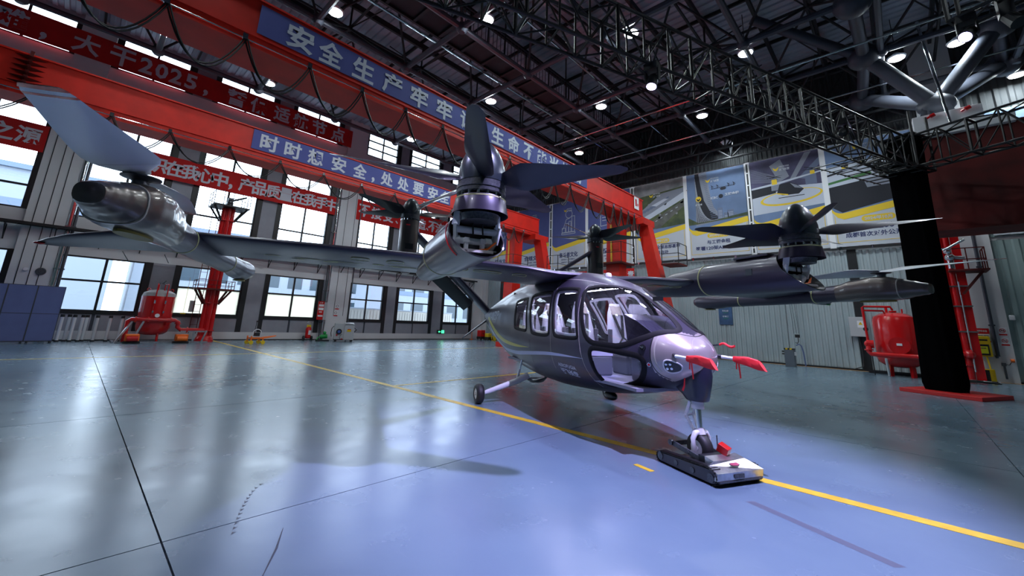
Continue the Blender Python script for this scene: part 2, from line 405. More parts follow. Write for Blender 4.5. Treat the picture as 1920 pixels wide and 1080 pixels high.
# ---- rear wall ----
wr = sthing('wall_rear')
MB().box(-28.6, 16, RY+.05, RY+.3, 0, 16.3).build('wall_core', CONC_L, wr)
def corrug(x0, x1, z0, z1, pitch, depth, m_, name='cladding_sheet', y=RY):
    pr = []; n = int(round((x1-x0)/pitch)); p = (x1-x0)/n
    for i in range(n):
        a = x0+i*p
        pr += [(a, y), (a+.42*p, y), (a+.55*p, y-depth), (a+.87*p, y-depth)]
    pr.append((x1, y))
    vs = [(a, b, z0) for a, b in pr]+[(a, b, z1) for a, b in pr]; k = len(pr)
    return MB().add(vs, [(i, i+1, i+1+k, i+k) for i in range(k-1)]).build(name, m_, wr, fixn=False)
for a, b in ((-27.6, -25.95), (-25.2, -20.2), (-19.8, -13.6), (-13.2, -7.4), (-7.38, -4.4), (-4.37, -1.55), (-1.2, 1.75)):
    corrug(a, b, .08, 5.75, .24, .04, CLAD)
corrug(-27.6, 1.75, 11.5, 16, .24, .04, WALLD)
corrug(3.15, 16, .08, 5.75, .42, .07, CLAD_G)
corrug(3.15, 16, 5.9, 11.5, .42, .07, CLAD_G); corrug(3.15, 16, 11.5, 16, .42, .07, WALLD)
for x0, x1 in ((-25.95, -25.2), (-20.2, -19.8), (-13.6, -13.2), (-1.55, -1.2)):
    MB().box(x0, x1, RY-.06, RY+.05, 0, 5.9).build('frame_post', BLACK, wr)
MB().box(1.75, 3.15, RY-.22, RY+.1, 0, 16.2).build('column', CONC_L, wr)
MB().box(-28.3, -27.6, RY-.3, RY+.1, 0, 16.2).build('column', CONC_L, wr)
struct(MB().box(-28, 16, RY-.1, RY-.04, 0, .07).build('baseboard_rear', BLACK))
tag(MB().cyl((2.70, RY-.3, 9), (2.70, RY-.3, 1.0), .06, n=10).cyl((2.70, RY-.3, 1.0), (2.62, RY-.3, .98), .06, n=10).box(2.61, 2.79, RY-.36, RY-.22, 2.2, 2.26).box(2.61, 2.79, RY-.36, RY-.22, 4.6, 4.66).build('drain_pipe', STEEL_G, None, True), 'grey vertical drain pipe on the white column right of the black draped tower', 'pipe')

# far walls that close the hall out of view
struct(MB().box(16, 16.3, -15, 26.3, 0, 16.3).build('wall_right', CLAD_G))
struct(MB().box(-28.9, 16.3, -15.3, -15, 0, 16.3).build('wall_front', CLAD_G))

# ---- roof ----
roof = sthing('ceiling', (0, 0, 0))
pr = []
y = -15.2
while y < 26.4:
    pr += [(y, 16.0), (y+.16, 16.0), (y+.2, 15.93), (y+.36, 15.93)]; y += .4
vs = [(-28.6, a, b) for a, b in pr]+[(16.2, a, b) for a, b in pr]; k = len(pr)
MB().add(vs, [(i, i+1, i+1+k, i+k) for i in range(k-1)]).build('roof_deck', DECKM, roof, fixn=False)
MB().box(-28.9, 16.3, -15.3, 26.4, 16.1, 16.3).build('roof_slab', STEEL_D, roof)
GX = [-10.85+3.85*i for i in range(-3, 7)]; GX[0] = -22.0; GY = [8.18+3.85*j for j in range(-5, 5)]
ZL, ZU = 12.5, 14.35
nd = MB().ball((0, 0, 0), .24, n=12, m_=6).build('truss_node', STEEL_G, roof, True); first = True
big = MB().ball((0, 0, 0), .48, n=16, m_=8)
def node(x, y, z, src):
    global first
    if first: src.location = (x, y, z); first = False; return src
    return inst(src, roof, loc=(x, y, z))
for x in GX:
    for y in GY: node(x, y, ZL, nd)
ch = MB().cyl((-1.925, 0, 0), (1.925, 0, 0), .115, n=8).build('lower_chord', STEEL_G, roof, True); used = False
for j, y in enumerate(GY):
    for i in range(len(GX)-1):
        l = ((GX[i]+GX[i+1])/2, y, ZL)
        if not used: ch.location = l; used = True
        else: inst(ch, roof, loc=l)
for x in GX:
    for j in range(len(GY)-1): inst(ch, roof, loc=(x, (GY[j]+GY[j+1])/2, ZL), rot=(0, 0, pi/2))
H = 3.85/2
for i in range(len(GX)-1):
    dg = MB(); uc = MB()
    for j in range(len(GY)-1):
        c = (GX[i]+H, GY[j]+H, ZU)
        for sx in (0, 1):
            for sy in (0, 1): dg.cyl((GX[i+sx], GY[j+sy], ZL), c, .05, n=6)
        uc.cyl(c, (c[0], c[1]+3.85, ZU), .06, n=6)
        if i < len(GX)-2: uc.cyl(c, (c[0]+3.85, c[1], ZU), .06, n=6)
        dg.cyl(c, (c[0], c[1], 15.6), .045, n=6)
        dg.cyl((c[0], c[1], ZU), (c[0]+1.3, c[1]+1.2, 15.6), .03, n=5); dg.cyl((c[0], c[1], ZU), (c[0]-1.3, c[1]-1.2, 15.6), .03, n=5)
        uc.ball(c, .13, n=8, m_=5)
    dg.build('diagonal_braces', STEEL_D, roof)['kind'] = 'stuff'; uc.build('upper_chords', STEEL_D, roof)['kind'] = 'stuff'
for x in [g for g in GX]+[g+H for g in GX]:
    MB().box(x-.06, x+.06, -15, 26, 15.45, 15.75).build('purlin', STEEL_D, roof)
for j in range(11):
    y = -13.1+j*3.85
    MB().box(-28.3, 16, y-.04, y+.04, 15.75, 15.92).build('purlin', STEEL_D, roof)
# catwalk under the roof with railings
cw = thing('roof_catwalk', 'long dark catwalk with vertical bar railings hanging under the roof trusses', 'catwalk', (-11.95, 0, 13.05))
MB().box(-.55, .55, -14.8, 25.8, 0, .06).build('deck', STEEL_D, cw)
fr = MB()
for k in range(34): fr.box(-.55, .55, -14.6+k*1.2, -14.48+k*1.2, -.1, 0)
fr.box(-.6, -.5, -14.8, 25.8, -.12, .08).box(.5, .6, -14.8, 25.8, -.12, .08).build('deck_frame', BLACK, cw)
for s in (-.58, .58):
    rl = MB().box(s-.02, s+.02, -14.8, 25.8, 1.05, 1.1).box(s-.015, s+.015, -14.8, 25.8, .1, .14)
    for k in range(180): rl.box(s-.01, s+.01, -14.7+k*.225, -14.68+k*.225, .1, 1.06)
    rl.build('railing', STEEL_G, cw)
hg = MB().bar((0, 0, 0), (0, 0, 2.6), .05).build('hanger', STEEL_D, cw); hg.location = (-.58, -12, 0)
for k in range(9):
    for s in (-.58, .58):
        if k or s > 0: inst(hg, cw, loc=(s, -12+k*4.6, 0))
# service pipes
for n_, (x, r, z) in enumerate(((-9.3, .05, 13.2), (-13.3, .06, 13.4), (-6.6, .04, 13.0))):
    tag(MB().cyl((x, -14, z), (x, 25.8, z), r, n=8).build('service_pipe', CHROME if n_ < 2 else STEEL_G, None, True), ['thin bright pipe running under the roof right of the catwalk', 'bright pipe running under the roof left of the catwalk', 'grey pipe under the roof between the catwalk and the lighting truss'][n_], 'pipe')
for n_, y in enumerate((18.1, 21.9)):
    tag(MB().cyl((-14, y, 12.15), (15, y, 12.15), .035, n=8).build('cross_pipe', CHROME, None, True), ['thin bright pipe crossing under the roof nearer the blue crane banner', 'thin bright pipe crossing under the roof near the poster wall'][n_], 'pipe')

# lattice girders along the rear wall above the posters
for gi, (yy, z0, z1, lb) in enumerate(((25.3, 11.75, 13.5, 'black lattice girder along the rear wall just above the posters'), (24.2, 12.0, 14.6, 'second black lattice girder under the roof, in front of the poster wall'))):
    lg_ = thing('lattice_girder', lb, 'girder', (-6, yy, z0)); hh_ = z1-z0
    for zz in (0, hh_): MB().cyl((-21.5, 0, zz), (7.5, 0, zz), .07, n=8).build('chord', STEEL_D, lg_, True)
    dgl = MB()
    for k in range(15):
        x = -21.4+k*1.925
        dgl.cyl((x, 0, 0), (x+1.925, 0, hh_), .045, n=6).cyl((x+1.925, 0, 0), (x, 0, hh_), .045, n=6).cyl((x, 0, 0), (x, 0, hh_), .035, n=6)
        dgl.cyl((x, 0, 0), (x+.9, -1.6, hh_+.4), .035, n=6)
    dgl.build('lattice_bars', STEEL_D, lg_)['kind'] = 'stuff'
# ---- big roof nodes and tree struts over the red beam ----
tree = thing('tree_column', 'thick grey tube struts fanning out from a node above the red beam', 'column', (1.95, 20.7, 10.15))
base = Vector((1.95, 20.7, 10.15))
MB().ball((0, 0, 0), .55, .42, .42).build('lower_node', STRUT, tree, True)
for (x, y, z) in ((.2, 19.8, 12.5), (3.9, 21.2, 12.9), (4.3, 24.0, 12.6), (-.05, 23.7, 12.5)):
    e = Vector((x, y, z))-base
    MB().cyl(e*.05, e, .26, n=16).build('strut', STRUT, tree, True)
    MB().ball(e, .55, .55, .5).build('upper_node', STEEL_G, tree, True)
for (p, q) in (((.2, 19.8, 12.5), (.1, 16.0, 12.5)), ((.2, 19.8, 12.5), (-.05, 23.7, 12.5)), ((.2, 19.8, 12.5), (-3.1, 17.5, 14.6)), ((3.9, 21.2, 12.9), (4.3, 24, 12.6))):
    MB().cyl(Vector(p)-base, Vector(q)-base, .2, n=12).build('strut', STEEL_G, tree, True)
MB().ball(Vector((.1, 16, 12.5))-base, .55, .55, .5).build('upper_node', STEEL_G, tree, True)
br = MB().prism([(-.55, -.65), (.5, -.65), (.3, -.1), (-.4, -.1)], -.25, .25, at(FY, 0, 0, 0))
br.bar((-.25, -.3, -.65), (-.25, -.3, .1), .08, .05).bar((.2, -.3, -.65), (.2, -.3, .1), .08, .05).build('bracket', STRUT, tree)
MB().box(-.75, .95, -.9, .9, -1.2, -.66).box(-.85, 1.6, -.9, .9, -1.5, -1.15).build('plinth', WHITE, tree, bevel=.02)
for x in (-.3, .55):
    MB().cyl((x, -1.02, -.8), (x+.12, -1.02, -.75), .07, n=8).cyl((x, -1.02, -.8), (x-.1, -.98, -.84), .035, n=6).build('red_lamp', REDP, tree, True)
MB().cyl((.15, -1.0, -1.2), (-.15, -.9, 3.1), .05, n=10).build('pipe', CHROME, tree, True)
hb = thing('box_beam', 'huge dark red box beam crossing behind the black draped tower', 'beam', (0.5, 20, 5.3))
MB().box(0, 15.5, 0, 1.4, 0, 3.38).build('web', RED_D, hb)
MB().box(-.03, 15.5, -.06, 1.46, 3.38, 3.45).box(-.03, 15.5, -.06, 1.46, -.05, 0).build('flange', RED_D, hb)
MB().box(-.03, 0, -.02, 1.42, 0, 3.4).build('end_plate', RED, hb)
for x in (3.6, 7.4, 11): MB().box(x, x+.06, -.04, 0, .05, 3.35).build('stiffener', RED_D, hb)
MB().box(12.5, 13.6, .1, 1.3, -5.3, -.05).build('leg', RED_D, hb)

# ================================================================== OUTSIDE
tag(MB().box(-140, -29.2, -80, 90, -.4, -.32).build('outside_paving', ASPH), 'pale paving outside the window wall', 'paving')
def facade(name, label, x, y0, y1, h, m_, d=8, rows=0, zb=2.2):
    t = thing(name, label, 'building', (x, (y0+y1)/2, -.32)); w = (y1-y0)/2
    MB().box(-d, 0, -w, w, 0, h).build('wall', m_, t)
    MB().box(-d-.3, .35, -w-.3, w+.3, h, h+.5).build('eave', OUTB, t)
    MB().box(.0, .05, -w, w, h*.72, h*.80).build('stripe', OUTB, t)
    for r in range(rows):
        for k in range(int(w*2/3.2)):
            y = -w+1.2+k*3.2
            MB().box(-.02, .04, y, y+2, zb+r*3.4, zb+1.9+r*3.4).build('window', OUTG, t)
facade('white_warehouse', 'pale blue-white warehouse seen through the windows left of the red mast', -62, -60, 2, 15, OUTW, rows=0)
facade('blue_warehouse', 'light blue office block seen through the windows right of the red mast', -66, 4, 60, 12, OUTW, rows=3)
facade('low_shed', 'low white shed seen through the far windows beside the exit sign', -50, 28, 60, 7, OUTW, rows=2)
def container(x, y, L, label, rz=0):
    t = thing('shipping_container', label, 'container', (x, y, -.32), rz)
    b = MB().box(-1.2, 1.2, -L/2, L/2, .12, 2.6)
    b.build('body', CONT, t)
    r = MB()
    for k in range(int(L/.3)): r.box(1.2, 1.235, -L/2+.1+k*.3, -L/2+.25+k*.3, .3, 2.45)
    r.build('ribs', CONT, t)
    MB().box(-1.24, 1.24, -L/2-.03, L/2+.03, 2.6, 2.7).build('roof_rail', OUTW, t)
    return t
container(-36, 17.1, 3.6, 'cream shipping container outside the window right of the white column').name = 'shipping_container'
container(-37, 21.8, 4.6, 'cream shipping container outside the window behind the exit sign')
container(-38, 27.0, 4.6, 'cream shipping container outside the last window before the corner')
container(-36.5, 13.2, 3.2, 'cream shipping container nearest the white column, with vertical lettering')
# ================================================================== CRANES
def crane(X, name_l, width, group):
    c = thing('gantry_crane', name_l, 'crane', (X, 22, 0))
    # girder: near face at local x=0, runs along -y
    MB().box(-width, 0, -37, 0, 7.72, 8.95).build('girder', RED, c)
    f = MB().box(-width-.06, .05, -37, .02, 8.95, 9.0).box(-width-.06, .05, -37, .02, 7.68, 7.72).box(0, .04, -37, 0, 7.98, 8.02)
    f.build('flange', RED, c)
    rl = MB().cyl((.1, -37, 7.78), (.1, 0, 7.78), .018, n=6)
    for k in range(26): rl.bar((0, -.4-k*1.42, 7.78), (.1, -.4-k*1.42, 7.78), .04)
    rl.build('cable_rail', CHROME, c)
    # saddle, legs (A shape), ladder and platforms
    MB().box(-width-.3, .45, -.9, .55, 7.35, 7.72).build('saddle', RED, c)
    def leg(p, q, w0, w1):
        m_ = MB(); vs = []
        for P, w in ((p, w0), (q, w1)):
            for i, j in ((-1, -1), (1, -1), (1, 1), (-1, 1)): vs.append((P[0]+i*w/2, P[1]+j*w/2, P[2]))
        m_.add(vs, [(0, 1, 2, 3), (7, 6, 5, 4), (0, 4, 5, 1), (1, 5, 6, 2), (2, 6, 7, 3), (3, 7, 4, 0)])
        return m_.build('leg', RED, c)
    leg((.1, 0, 7.5), (1.55, 0, .25), .62, .8); leg((-.75, -1.7, 7.72), (-1.0, -1.7, .25), .8, .8)
    MB().box(-1.7, 2.1, -2.2, .5, 0, .3).build('end_carriage', RED, c)
    pl = MB().box(-1.55, -.1, -2.5, -1.0, 4.95, 5.03).bar((-1.5, -2.4, 4.4), (-1.5, -2.4, 5), .05).bar((-1.4, -2.2, 4.2), (-.7, -1.8, 4.95), .08)
    pl.box(1.25, 2.2, -.6, .6, 4.95, 5.03).build('platform', RED_D, c)
    rr = MB()
    for (x, y) in ((-1.55, -2.5), (-.1, -2.5), (-.1, -1.0), (2.2, -.6), (2.2, .6), (1.3, -.6)): rr.bar((x, y, 5), (x, y, 6.1), .035)
    for z in (5.55, 6.1): rr.bar((-1.55, -2.5, z), (-.1, -2.5, z), .03); rr.bar((-.1, -2.5, z), (-.1, -1, z), .03); rr.bar((2.2, -.6, z), (2.2, .6, z), .03); rr.bar((2.2, -.6, z), (1.3, -.6, z), .03)
    rr.build('railing', BLACK, c)
    MB().box(-.95, -.85, -2.14, -2.1, 5.1, 7.2).build('ladder', mat('ladder_yellow', (.8, .45, .03), .5), c)
    # joint with gusset plates
    j = MB().box(0, .06, -24.3, -24.22, 7.9, 9.1)
    for k in range(6):
        z = 8.05+k*.17
        j.add([(.02, -24.6, z), (.02, -23.9, z), (.2, -24.26, z-.02), (.02, -24.26, z-.1)], [(0, 1, 2), (0, 2, 3), (1, 3, 2)])
    j.build('joint', RED_D, c)
    return c
c1 = crane(-10.36, 'nearer red gantry crane girder carrying the long blue safety banner', 1.04, None)
c2 = crane(-18.3, 'farther red gantry crane girder carrying the shorter blue banner', .85, None)
def festoon(name, lab, X, hooks, sag, z=7.76):
    t = thing(name, lab, 'cable', (X+.14, 0, z)); m_ = MB()
    for a, b in zip(hooks, hooks[1:]):
        s = sag if callable(sag) is False else sag(a)
        for o in (0, .05):
            pts = [(.02*(o > 0), a+(b-a)*i/12.+o, -(s+o)*(1-(2*i/12.-1)**2)) for i in range(13)]
            m_.path(pts, .019, 5)
    m_.build('cable_loops', CABLE, t); ho = MB().box(-.05, .05, -.05, .05, -.03, .1).build('hook', CHROME, t); ho.location = (0, hooks[0], 0)
    for y in hooks[1:]: inst(ho, t, loc=(0, y, 0))
festoon('festoon_cable', 'black festoon cable looping below the nearer crane girder', -10.36, [-4.1, -2.7, -1.25, .16, 1.56, 2.99, 4.4, 5.8, 7.2, 8.8, 10.4, 12, 13.2, 14.4, 15.9, 17.3, 18.3, 19.1, 19.9, 20.6, 21.3], 1.0)
festoon('festoon_cable', 'black festoon cable looping below the farther crane girder', -18.3, [-4, -2, -.3, 1.2, 3.0, 4.8, 6.6, 8.4, 10.2, 12, 13.9, 15.6, 17, 18.2, 19.2, 20.2], .85)
def char_banner(name, label, X, y0, y1, z0, z1, chars, m_, ml, hgt, zc=None, seams=()):
    t = thing(name, label, 'banner', (X, (y0+y1)/2, (z0+z1)/2)); cy, cz = (y0+y1)/2, (z0+z1)/2
    MB().box(-.008, 0, y0-cy, y1-cy, z0-cz, z1-cz).build('cloth', m_, t)
    for ch_, y in chars:
        l = MB()
        if ch_ == '，' : text(l, ',', hgt, at(FX, .004, y-cy, -hgt*.36), bold=.03, height=hgt*.42, width=hgt*.22)
        elif ch_ == '、': text(l, '、', hgt, at(FX, .004, y-cy, -hgt*.33), bold=.03, height=hgt*.25, width=hgt*.25)
        elif ch_.isdigit(): text(l, ch_, hgt, at(FX, .004, y-cy, 0), bold=.03, height=hgt*.86, width=hgt*.52)
        else: text(l, ch_, hgt, at(FX, .004, y-cy, 0), bold=.028, height=hgt*(.98), width=hgt*(.94))
        l.build('character', ml, t)
    return t
char_banner('blue_banner', 'long blue banner with white characters on the nearer crane girder', -10.33, 1.78, 16.0, 8.1, 8.87,
    list(zip('安全生产牢牢记生命不能当儿戏', [2.72, 3.5, 4.43, 5.36, 6.31, 7.31, 8.32, 9.84, 10.73, 11.64, 12.5, 13.35, 14.2, 15.15])), BANB, LETW, .69)
char_banner('blue_banner', 'shorter blue banner with white characters on the farther crane girder', -18.27, 3.71, 13.86, 8.09, 8.92,
    list(zip('时时想安全，处处要安全', [4.33, 5.25, 6.2, 7.26, 8.3, 9.01, 9.75, 10.7, 11.65, 12.6, 13.45])), BANB, LETW, .72)
char_banner('red_banner', 'highest dark red banner with grey characters below the clerestory windows', -28.06, -9.5, 11.85, 13.74, 15.05,
    list(zip('难，大干2025，誓保适航节点', [-4.35, -3.35, -1.95, -.62, .31, .95, 1.57, 2.25, 2.98, 4.51, 5.73, 7.07, 8.23, 9.47, 10.8])), BANR, LETT, 1.04)
char_banner('red_banner', 'long middle red banner ending at the white column, its start behind the propeller', -28.06, -.85, 11.45, 8.5, 9.78,
    list(zip('质量意识在我心中，产品质量在我手中', [-.4, .3, 1.02, 1.68, 2.4, 3.12, 3.81, 4.48, 5.05, 5.85, 6.58, 7.3, 8.08, 8.85, 9.6, 10.35, 11.02])), BANR, LETT, .88)
char_banner('red_banner', 'red banner cut by the left picture edge, behind the propeller blade', -28.06, -9.0, -2.3, 8.47, 9.75,
    [('之', -3.65), ('源', -2.85)], BANR, LETT, .85)
char_banner('red_banner', 'red banner right of the white column, behind the rear left propeller', -28.06, 12.87, 21.6, 8.53, 10.05,
    list(zip('不接受、不制造、不流出', [13.45, 14.45, 15.45, 16.2, 17.0, 17.75, 18.5, 19.1, 19.6, 20.35, 21.1])), BANR, LETT, .95)
nb = thing('number_plate', 'small white number plate at the end of the nearer crane girder', 'sign', (-10.3, 21.15, 8.6))
MB().box(-.02, 0, -.27, .27, -.36, .36).build('plate', WHITE, nb)
l = MB(); text(l, '1', .5, at(FX, .003, -.08, .02), height=.42, width=.17, bold=.03); text(l, '#', .2, at(FX, .003, .13, -.08), height=.18, width=.13, bold=.03); l.build('digits', REDP, nb)

# ================================================================== POSTER WALL
PY = RY-.12
tone = {}
def flat(mb_col, mb, poly, k): mb.prism(poly, k*.004, k*.004+.003)
def poster(name, label, x0, x1, z0=5.95, z1=11.4, kind='blue', title=None, sub=(), date=None, art=None, top=None):
    w = x1-x0; t = thing(name, label, 'poster', (x0, PY, z0)); hh = z1-z0
    MP = at(FY, 0, 0, 0)
    MB(MP).box(0, w, 0, hh, -.02, 0).build('sheet', POSTER, t)
    pz = 1.72                                                          # bottom of the picture field
    fld = [(0.0, hh), (0, pz+.35)]+[(.0+.42-.42*cos(a), pz+.35-.35*sin(a)) for a in [pi/2*i/6 for i in range(1, 7)]]+[(w, pz+.55), (w, hh)]
    MB(MP).prism(fld, .001, .004).build('picture_field', PBLUE if kind == 'blue' else mat('poster_sky', (.16, .24, .42), .75, noise=.4, nscale=.5), t)
    yb = [(0, pz+.34)]+[(.42-.42*cos(a), pz+.35-.35*sin(a)) for a in [pi/2*i/6 for i in range(1, 7)]]+[(w, pz+.55), (w, pz+.22), (.45, pz-.33), (.2, pz-.2), (0, pz+.1)]
    MB(MP).prism(yb, .004, .007).build('yellow_band', YEL, t)
    o = MB(MP); b = .07; q = .025
    o.box(b, b+q, .2, pz-.1, .002, .005).box(w-b-q, w-b, .2, pz+.2, .002, .005).box(b, w-b, .2, .2+q, .002, .005).build('outline', YEL, t)
    tx = MB(MP)
    if title: text(tx, title, .5, Matrix.Translation((w*.5, 1.05, .003)), width=w*.56, height=.42, bold=.03)
    for i, s_ in enumerate(sub):
        if date: text(tx, s_, .3, Matrix.Translation((w*.5, .92-.36*i, .003)), height=.26, width=min(w*.8, .262*max(3, len(s_)*(.8 if any(c.isdigit() for c in s_) else 1))), bold=.025)
        else: text(tx, s_, .16, Matrix.Translation((w*.5, .68-.22*i, .003)), height=.12, width=min(w*.75, .15*len(s_)), bold=.01)
    if tx.v: tx.build('text', NAVY, t)
    if date:
        dl = MB(MP); n = 8; rx, ry = .62, .15
        pill = [(w*.5+rx-ry+ry*cos(a), 1.33+ry*sin(a)) for a in [-pi/2+pi*i/n for i in range(n+1)]]+[(w*.5-rx+ry+ry*cos(a), 1.33+ry*sin(a)) for a in [pi/2+pi*i/n for i in range(n+1)]]
        dl.prism(pill, .002, .006).build('date_pill', YEL, t)
        d2 = MB(MP); text(d2, date, .2, Matrix.Translation((w*.5, 1.33, .0075)), width=1.02, height=.2, bold=.03); d2.build('date', POSTER, t)
    lg = MB(MP); lx, lz = top or (w*.5, hh-.75)
    text(lg, 'AEROFUGIA', .1, Matrix.Translation((lx+.1, lz+.1, .012)), width=.5, height=.09, bold=.02)
    text(lg, '沃飞长空', .2, Matrix.Translation((lx+.1, lz-.07, .012)), width=.5, height=.15, bold=.03); lg.build('logo_text', POSTER, t)
    MB(MP).prism([(lx-.45, lz+.1), (lx-.3, lz), (lx-.15, lz+.1), (lx-.2, lz-.06), (lx-.3, lz-.13), (lx-.4, lz-.06)], .01, .013).build('logo_mark', YEL, t)
    if art: art(t, MP, w, hh)
    return t
def stroke(mb, pts, r=.022, closed=False, z=.01):
    P = pts+[pts[0]] if closed else pts
    for a, b in zip(P, P[1:]):
        d = Vector((b[0]-a[0], b[1]-a[1])); n = Vector((-d.y, d.x)).normalized()*r; d = d.normalized()*r*.5
        mb.prism([(a[0]-d.x+n.x, a[1]-d.y+n.y), (b[0]+d.x+n.x, b[1]+d.y+n.y), (b[0]+d.x-n.x, b[1]+d.y-n.y), (a[0]-d.x-n.x, a[1]-d.y-n.y)], z, z+.003)
def circ(x, y, r, n=20): return [(x+r*cos(2*pi*i/n), y+r*sin(2*pi*i/n)) for i in range(n)]
def rect(x0, x1, y0, y1): return [(x0, y0), (x1, y0), (x1, y1), (x0, y1)]
def icon_bars(t, MP, w, hh):
    m_ = MB(MP); c = w/2
    stroke(m_, circ(c+.05, 4.35, .32), closed=True)
    stroke(m_, rect(c-.65, c+.65, 2.72, 2.85), closed=True)
    for x0, x1, z in ((-.6, -.3, 3.25), (-.22, .02, 3.6), (.05, .25, 3.75), (.34, .6, 4.15)): stroke(m_, rect(c+x0, c+x1, 2.88, z), closed=True)
    stroke(m_, [(c-.45, 3.3), (c-.2, 3.95), (c+.1, 4.0)]); stroke(m_, [(c-.45, 3.3), (c-.6, 3.1)])
    m_.build('icon', POSTER, t)
def icon_doc(t, MP, w, hh):
    m_ = MB(MP); c = w/2
    stroke(m_, [(c-.05, 3.0), (c-.65, 2.95), (c-.65, 4.5), (c+.45, 4.5), (c+.45, 3.6)])
    for k in range(5): stroke(m_, [(c-.5, 4.25-k*.22), (c-.15, 4.25-k*.22)])
    stroke(m_, circ(c+.25, 3.75, .3), closed=True); stroke(m_, circ(c+.25, 3.75, .14, 12), closed=True)
    stroke(m_, [(c+.1, 3.4), (c+.25, 2.9), (c+.4, 3.4)]); m_.build('icon', POSTER, t)
def icon_talk(t, MP, w, hh):
    m_ = MB(MP); c = w/2
    stroke(m_, [(c-.6, 4.3), (c+.6, 4.3), (c+.6, 3.4), (c+.25, 3.4), (c+.1, 3.1), (c-.1, 3.4), (c-.6, 3.4)], closed=True)
    for k in range(4): stroke(m_, [(c-.2+k*.14, 3.6), (c-.2+k*.14, 4.1)])
    m_.build('icon', POSTER, t)
poster('culture_poster', 'blue poster with a speech bubble icon, farthest left on the rear wall', -27.5, -24.15, title='担当文化', art=icon_talk, sub=('勇于担责，主动作为', '使命必达'))
poster('culture_poster', 'blue poster with a document icon, second from the left corner', -23.9, -20.45, title='合规文化', art=icon_doc, sub=('守规矩，讲原则', '合规创造价值'))
poster('culture_poster', 'blue poster with a circle and bar chart icon', -20.1, -16.9, title='奋斗者文化', art=icon_bars, sub=('选择奋斗，长期奋斗', '成就客户，成就自我'))
poster('culture_poster', 'blue poster with a page and pen icon, right of the bar chart poster', -16.65, -13.15, title='热情文化', art=icon_doc, sub=('用心服务，热爱工作', '团结协作'))
PM = dict(grn=mat('print_dark_green', (.035, .055, .03), .8, noise=.7, nscale=1.5, col2=(.10, .12, .05)), road=mat('print_grey_road', (.14, .14, .13), .8, noise=.4, nscale=2), gry=mat('print_grey', (.22, .24, .30), .8),
          lgt=mat('print_pale', (.48, .52, .62), .8), mid=mat('print_mid_blue', (.13, .16, .25), .8), drk=mat('print_dark', (.015, .016, .025), .8), prp=mat('print_violet', (.09, .085, .17), .8, noise=.5, nscale=.9), yel=YEL, cld=mat('print_haze', (.30, .30, .32), .8, noise=.5, nscale=1.2), grass=mat('print_grass', (.05, .16, .05), .8))
def lay(t, MP, items):
    """flat print shapes: (material key, polygon, layer), one mesh per colour"""
    by = {}
    for k_, poly, z in items: by.setdefault(k_, MB(MP)).prism(poly, .004+z*.002, .0055+z*.002)
    for k_, m_ in by.items(): m_.build('print_'+{'grn': 'trees', 'road': 'road', 'gry': 'grey_shapes', 'lgt': 'pale_shapes', 'mid': 'blue_shapes', 'drk': 'dark_shapes', 'prp': 'violet_shapes', 'yel': 'yellow_shapes', 'cld': 'haze', 'grass': 'grass'}[k_], PM[k_], t)
def art_campus(t, MP, w, hh):
    it = [('cld', [(0, hh-.9), (w, hh-.6), (w, hh), (0, hh)], 0), ('grn', [(0, 2.1), (w, 2.3), (w, hh-.6), (0, hh-.9)], 0)]
    it += [('lgt', [(0, 3.1), (1.0, 3.3), (w, 4.45), (w, 4.0), (1.1, 2.95), (0, 2.75)], 1), ('gry', [(0, 3.25), (1.9, 4.6), (w, 4.75), (w, 4.45), (1.2, 3.35), (.6, 3.1), (0, 3.0)], 2)]
    for k in range(9): it.append(('mid', [(.12+k*.24, 3.2+k*.1), (.26+k*.24, 3.2+k*.1), (.55+k*.24, 3.5+k*.1), (.4+k*.24, 3.5+k*.1)], 3))
    it += [('lgt', [(1.2, 3.85), (2.1, 4.2), (2.4, 4.15), (1.55, 3.75)], 4), ('road', [(.4, 2.1), (1.7, 2.2), (w, 3.5), (w, 3.9), (2.4, 3.4), (1.2, 2.75)], 1), ('grn', [(1.9, 2.2), (w, 2.35), (w, 3.1), (2.6, 2.75)], 3)]
    for k in range(14): it.append(('cld', circ(.3+(k*.37) % w, 2.5+((k*.71) % 2.2), .05+.03*(k % 3), 7), 1))
    for k in range(6): it.append(('lgt', [(1.1+k*.35, 2.5+k*.18), (1.25+k*.35, 2.57+k*.18), (1.22+k*.35, 2.6+k*.18), (1.08+k*.35, 2.54+k*.18)], 3))
    lay(t, MP, it)
def mini(it, x, z, s, layer=5, body='drk', rot='drk'):
    """small printed multirotor: wing, body, rotors"""
    it += [(body, [(x-.3*s, z-.03*s), (x-.12*s, z-.16*s), (x+.2*s, z-.14*s), (x+.33*s, z-.02*s), (x+.2*s, z+.1*s), (x-.15*s, z+.1*s)], layer+1), (body, [(x-1.1*s, z+.08*s), (x+1.1*s, z+.16*s), (x+1.1*s, z+.2*s), (x-1.1*s, z+.13*s)], layer)]
    for dx in (-1, -.5, .5, 1):
        it.append((rot, [(x+dx*s-.3*s, z+.3*s), (x+dx*s, z+.34*s), (x+dx*s+.3*s, z+.38*s), (x+dx*s, z+.37*s)], layer)); it.append((rot, rect(x+dx*s-.03*s, x+dx*s+.03*s, z+.1*s, z+.45*s), layer))
        it.append((rot, [(x+dx*s-.12*s, z+.5*s), (x+dx*s+.14*s, z+.2*s), (x+dx*s+.17*s, z+.22*s), (x+dx*s-.09*s, z+.52*s)], layer))
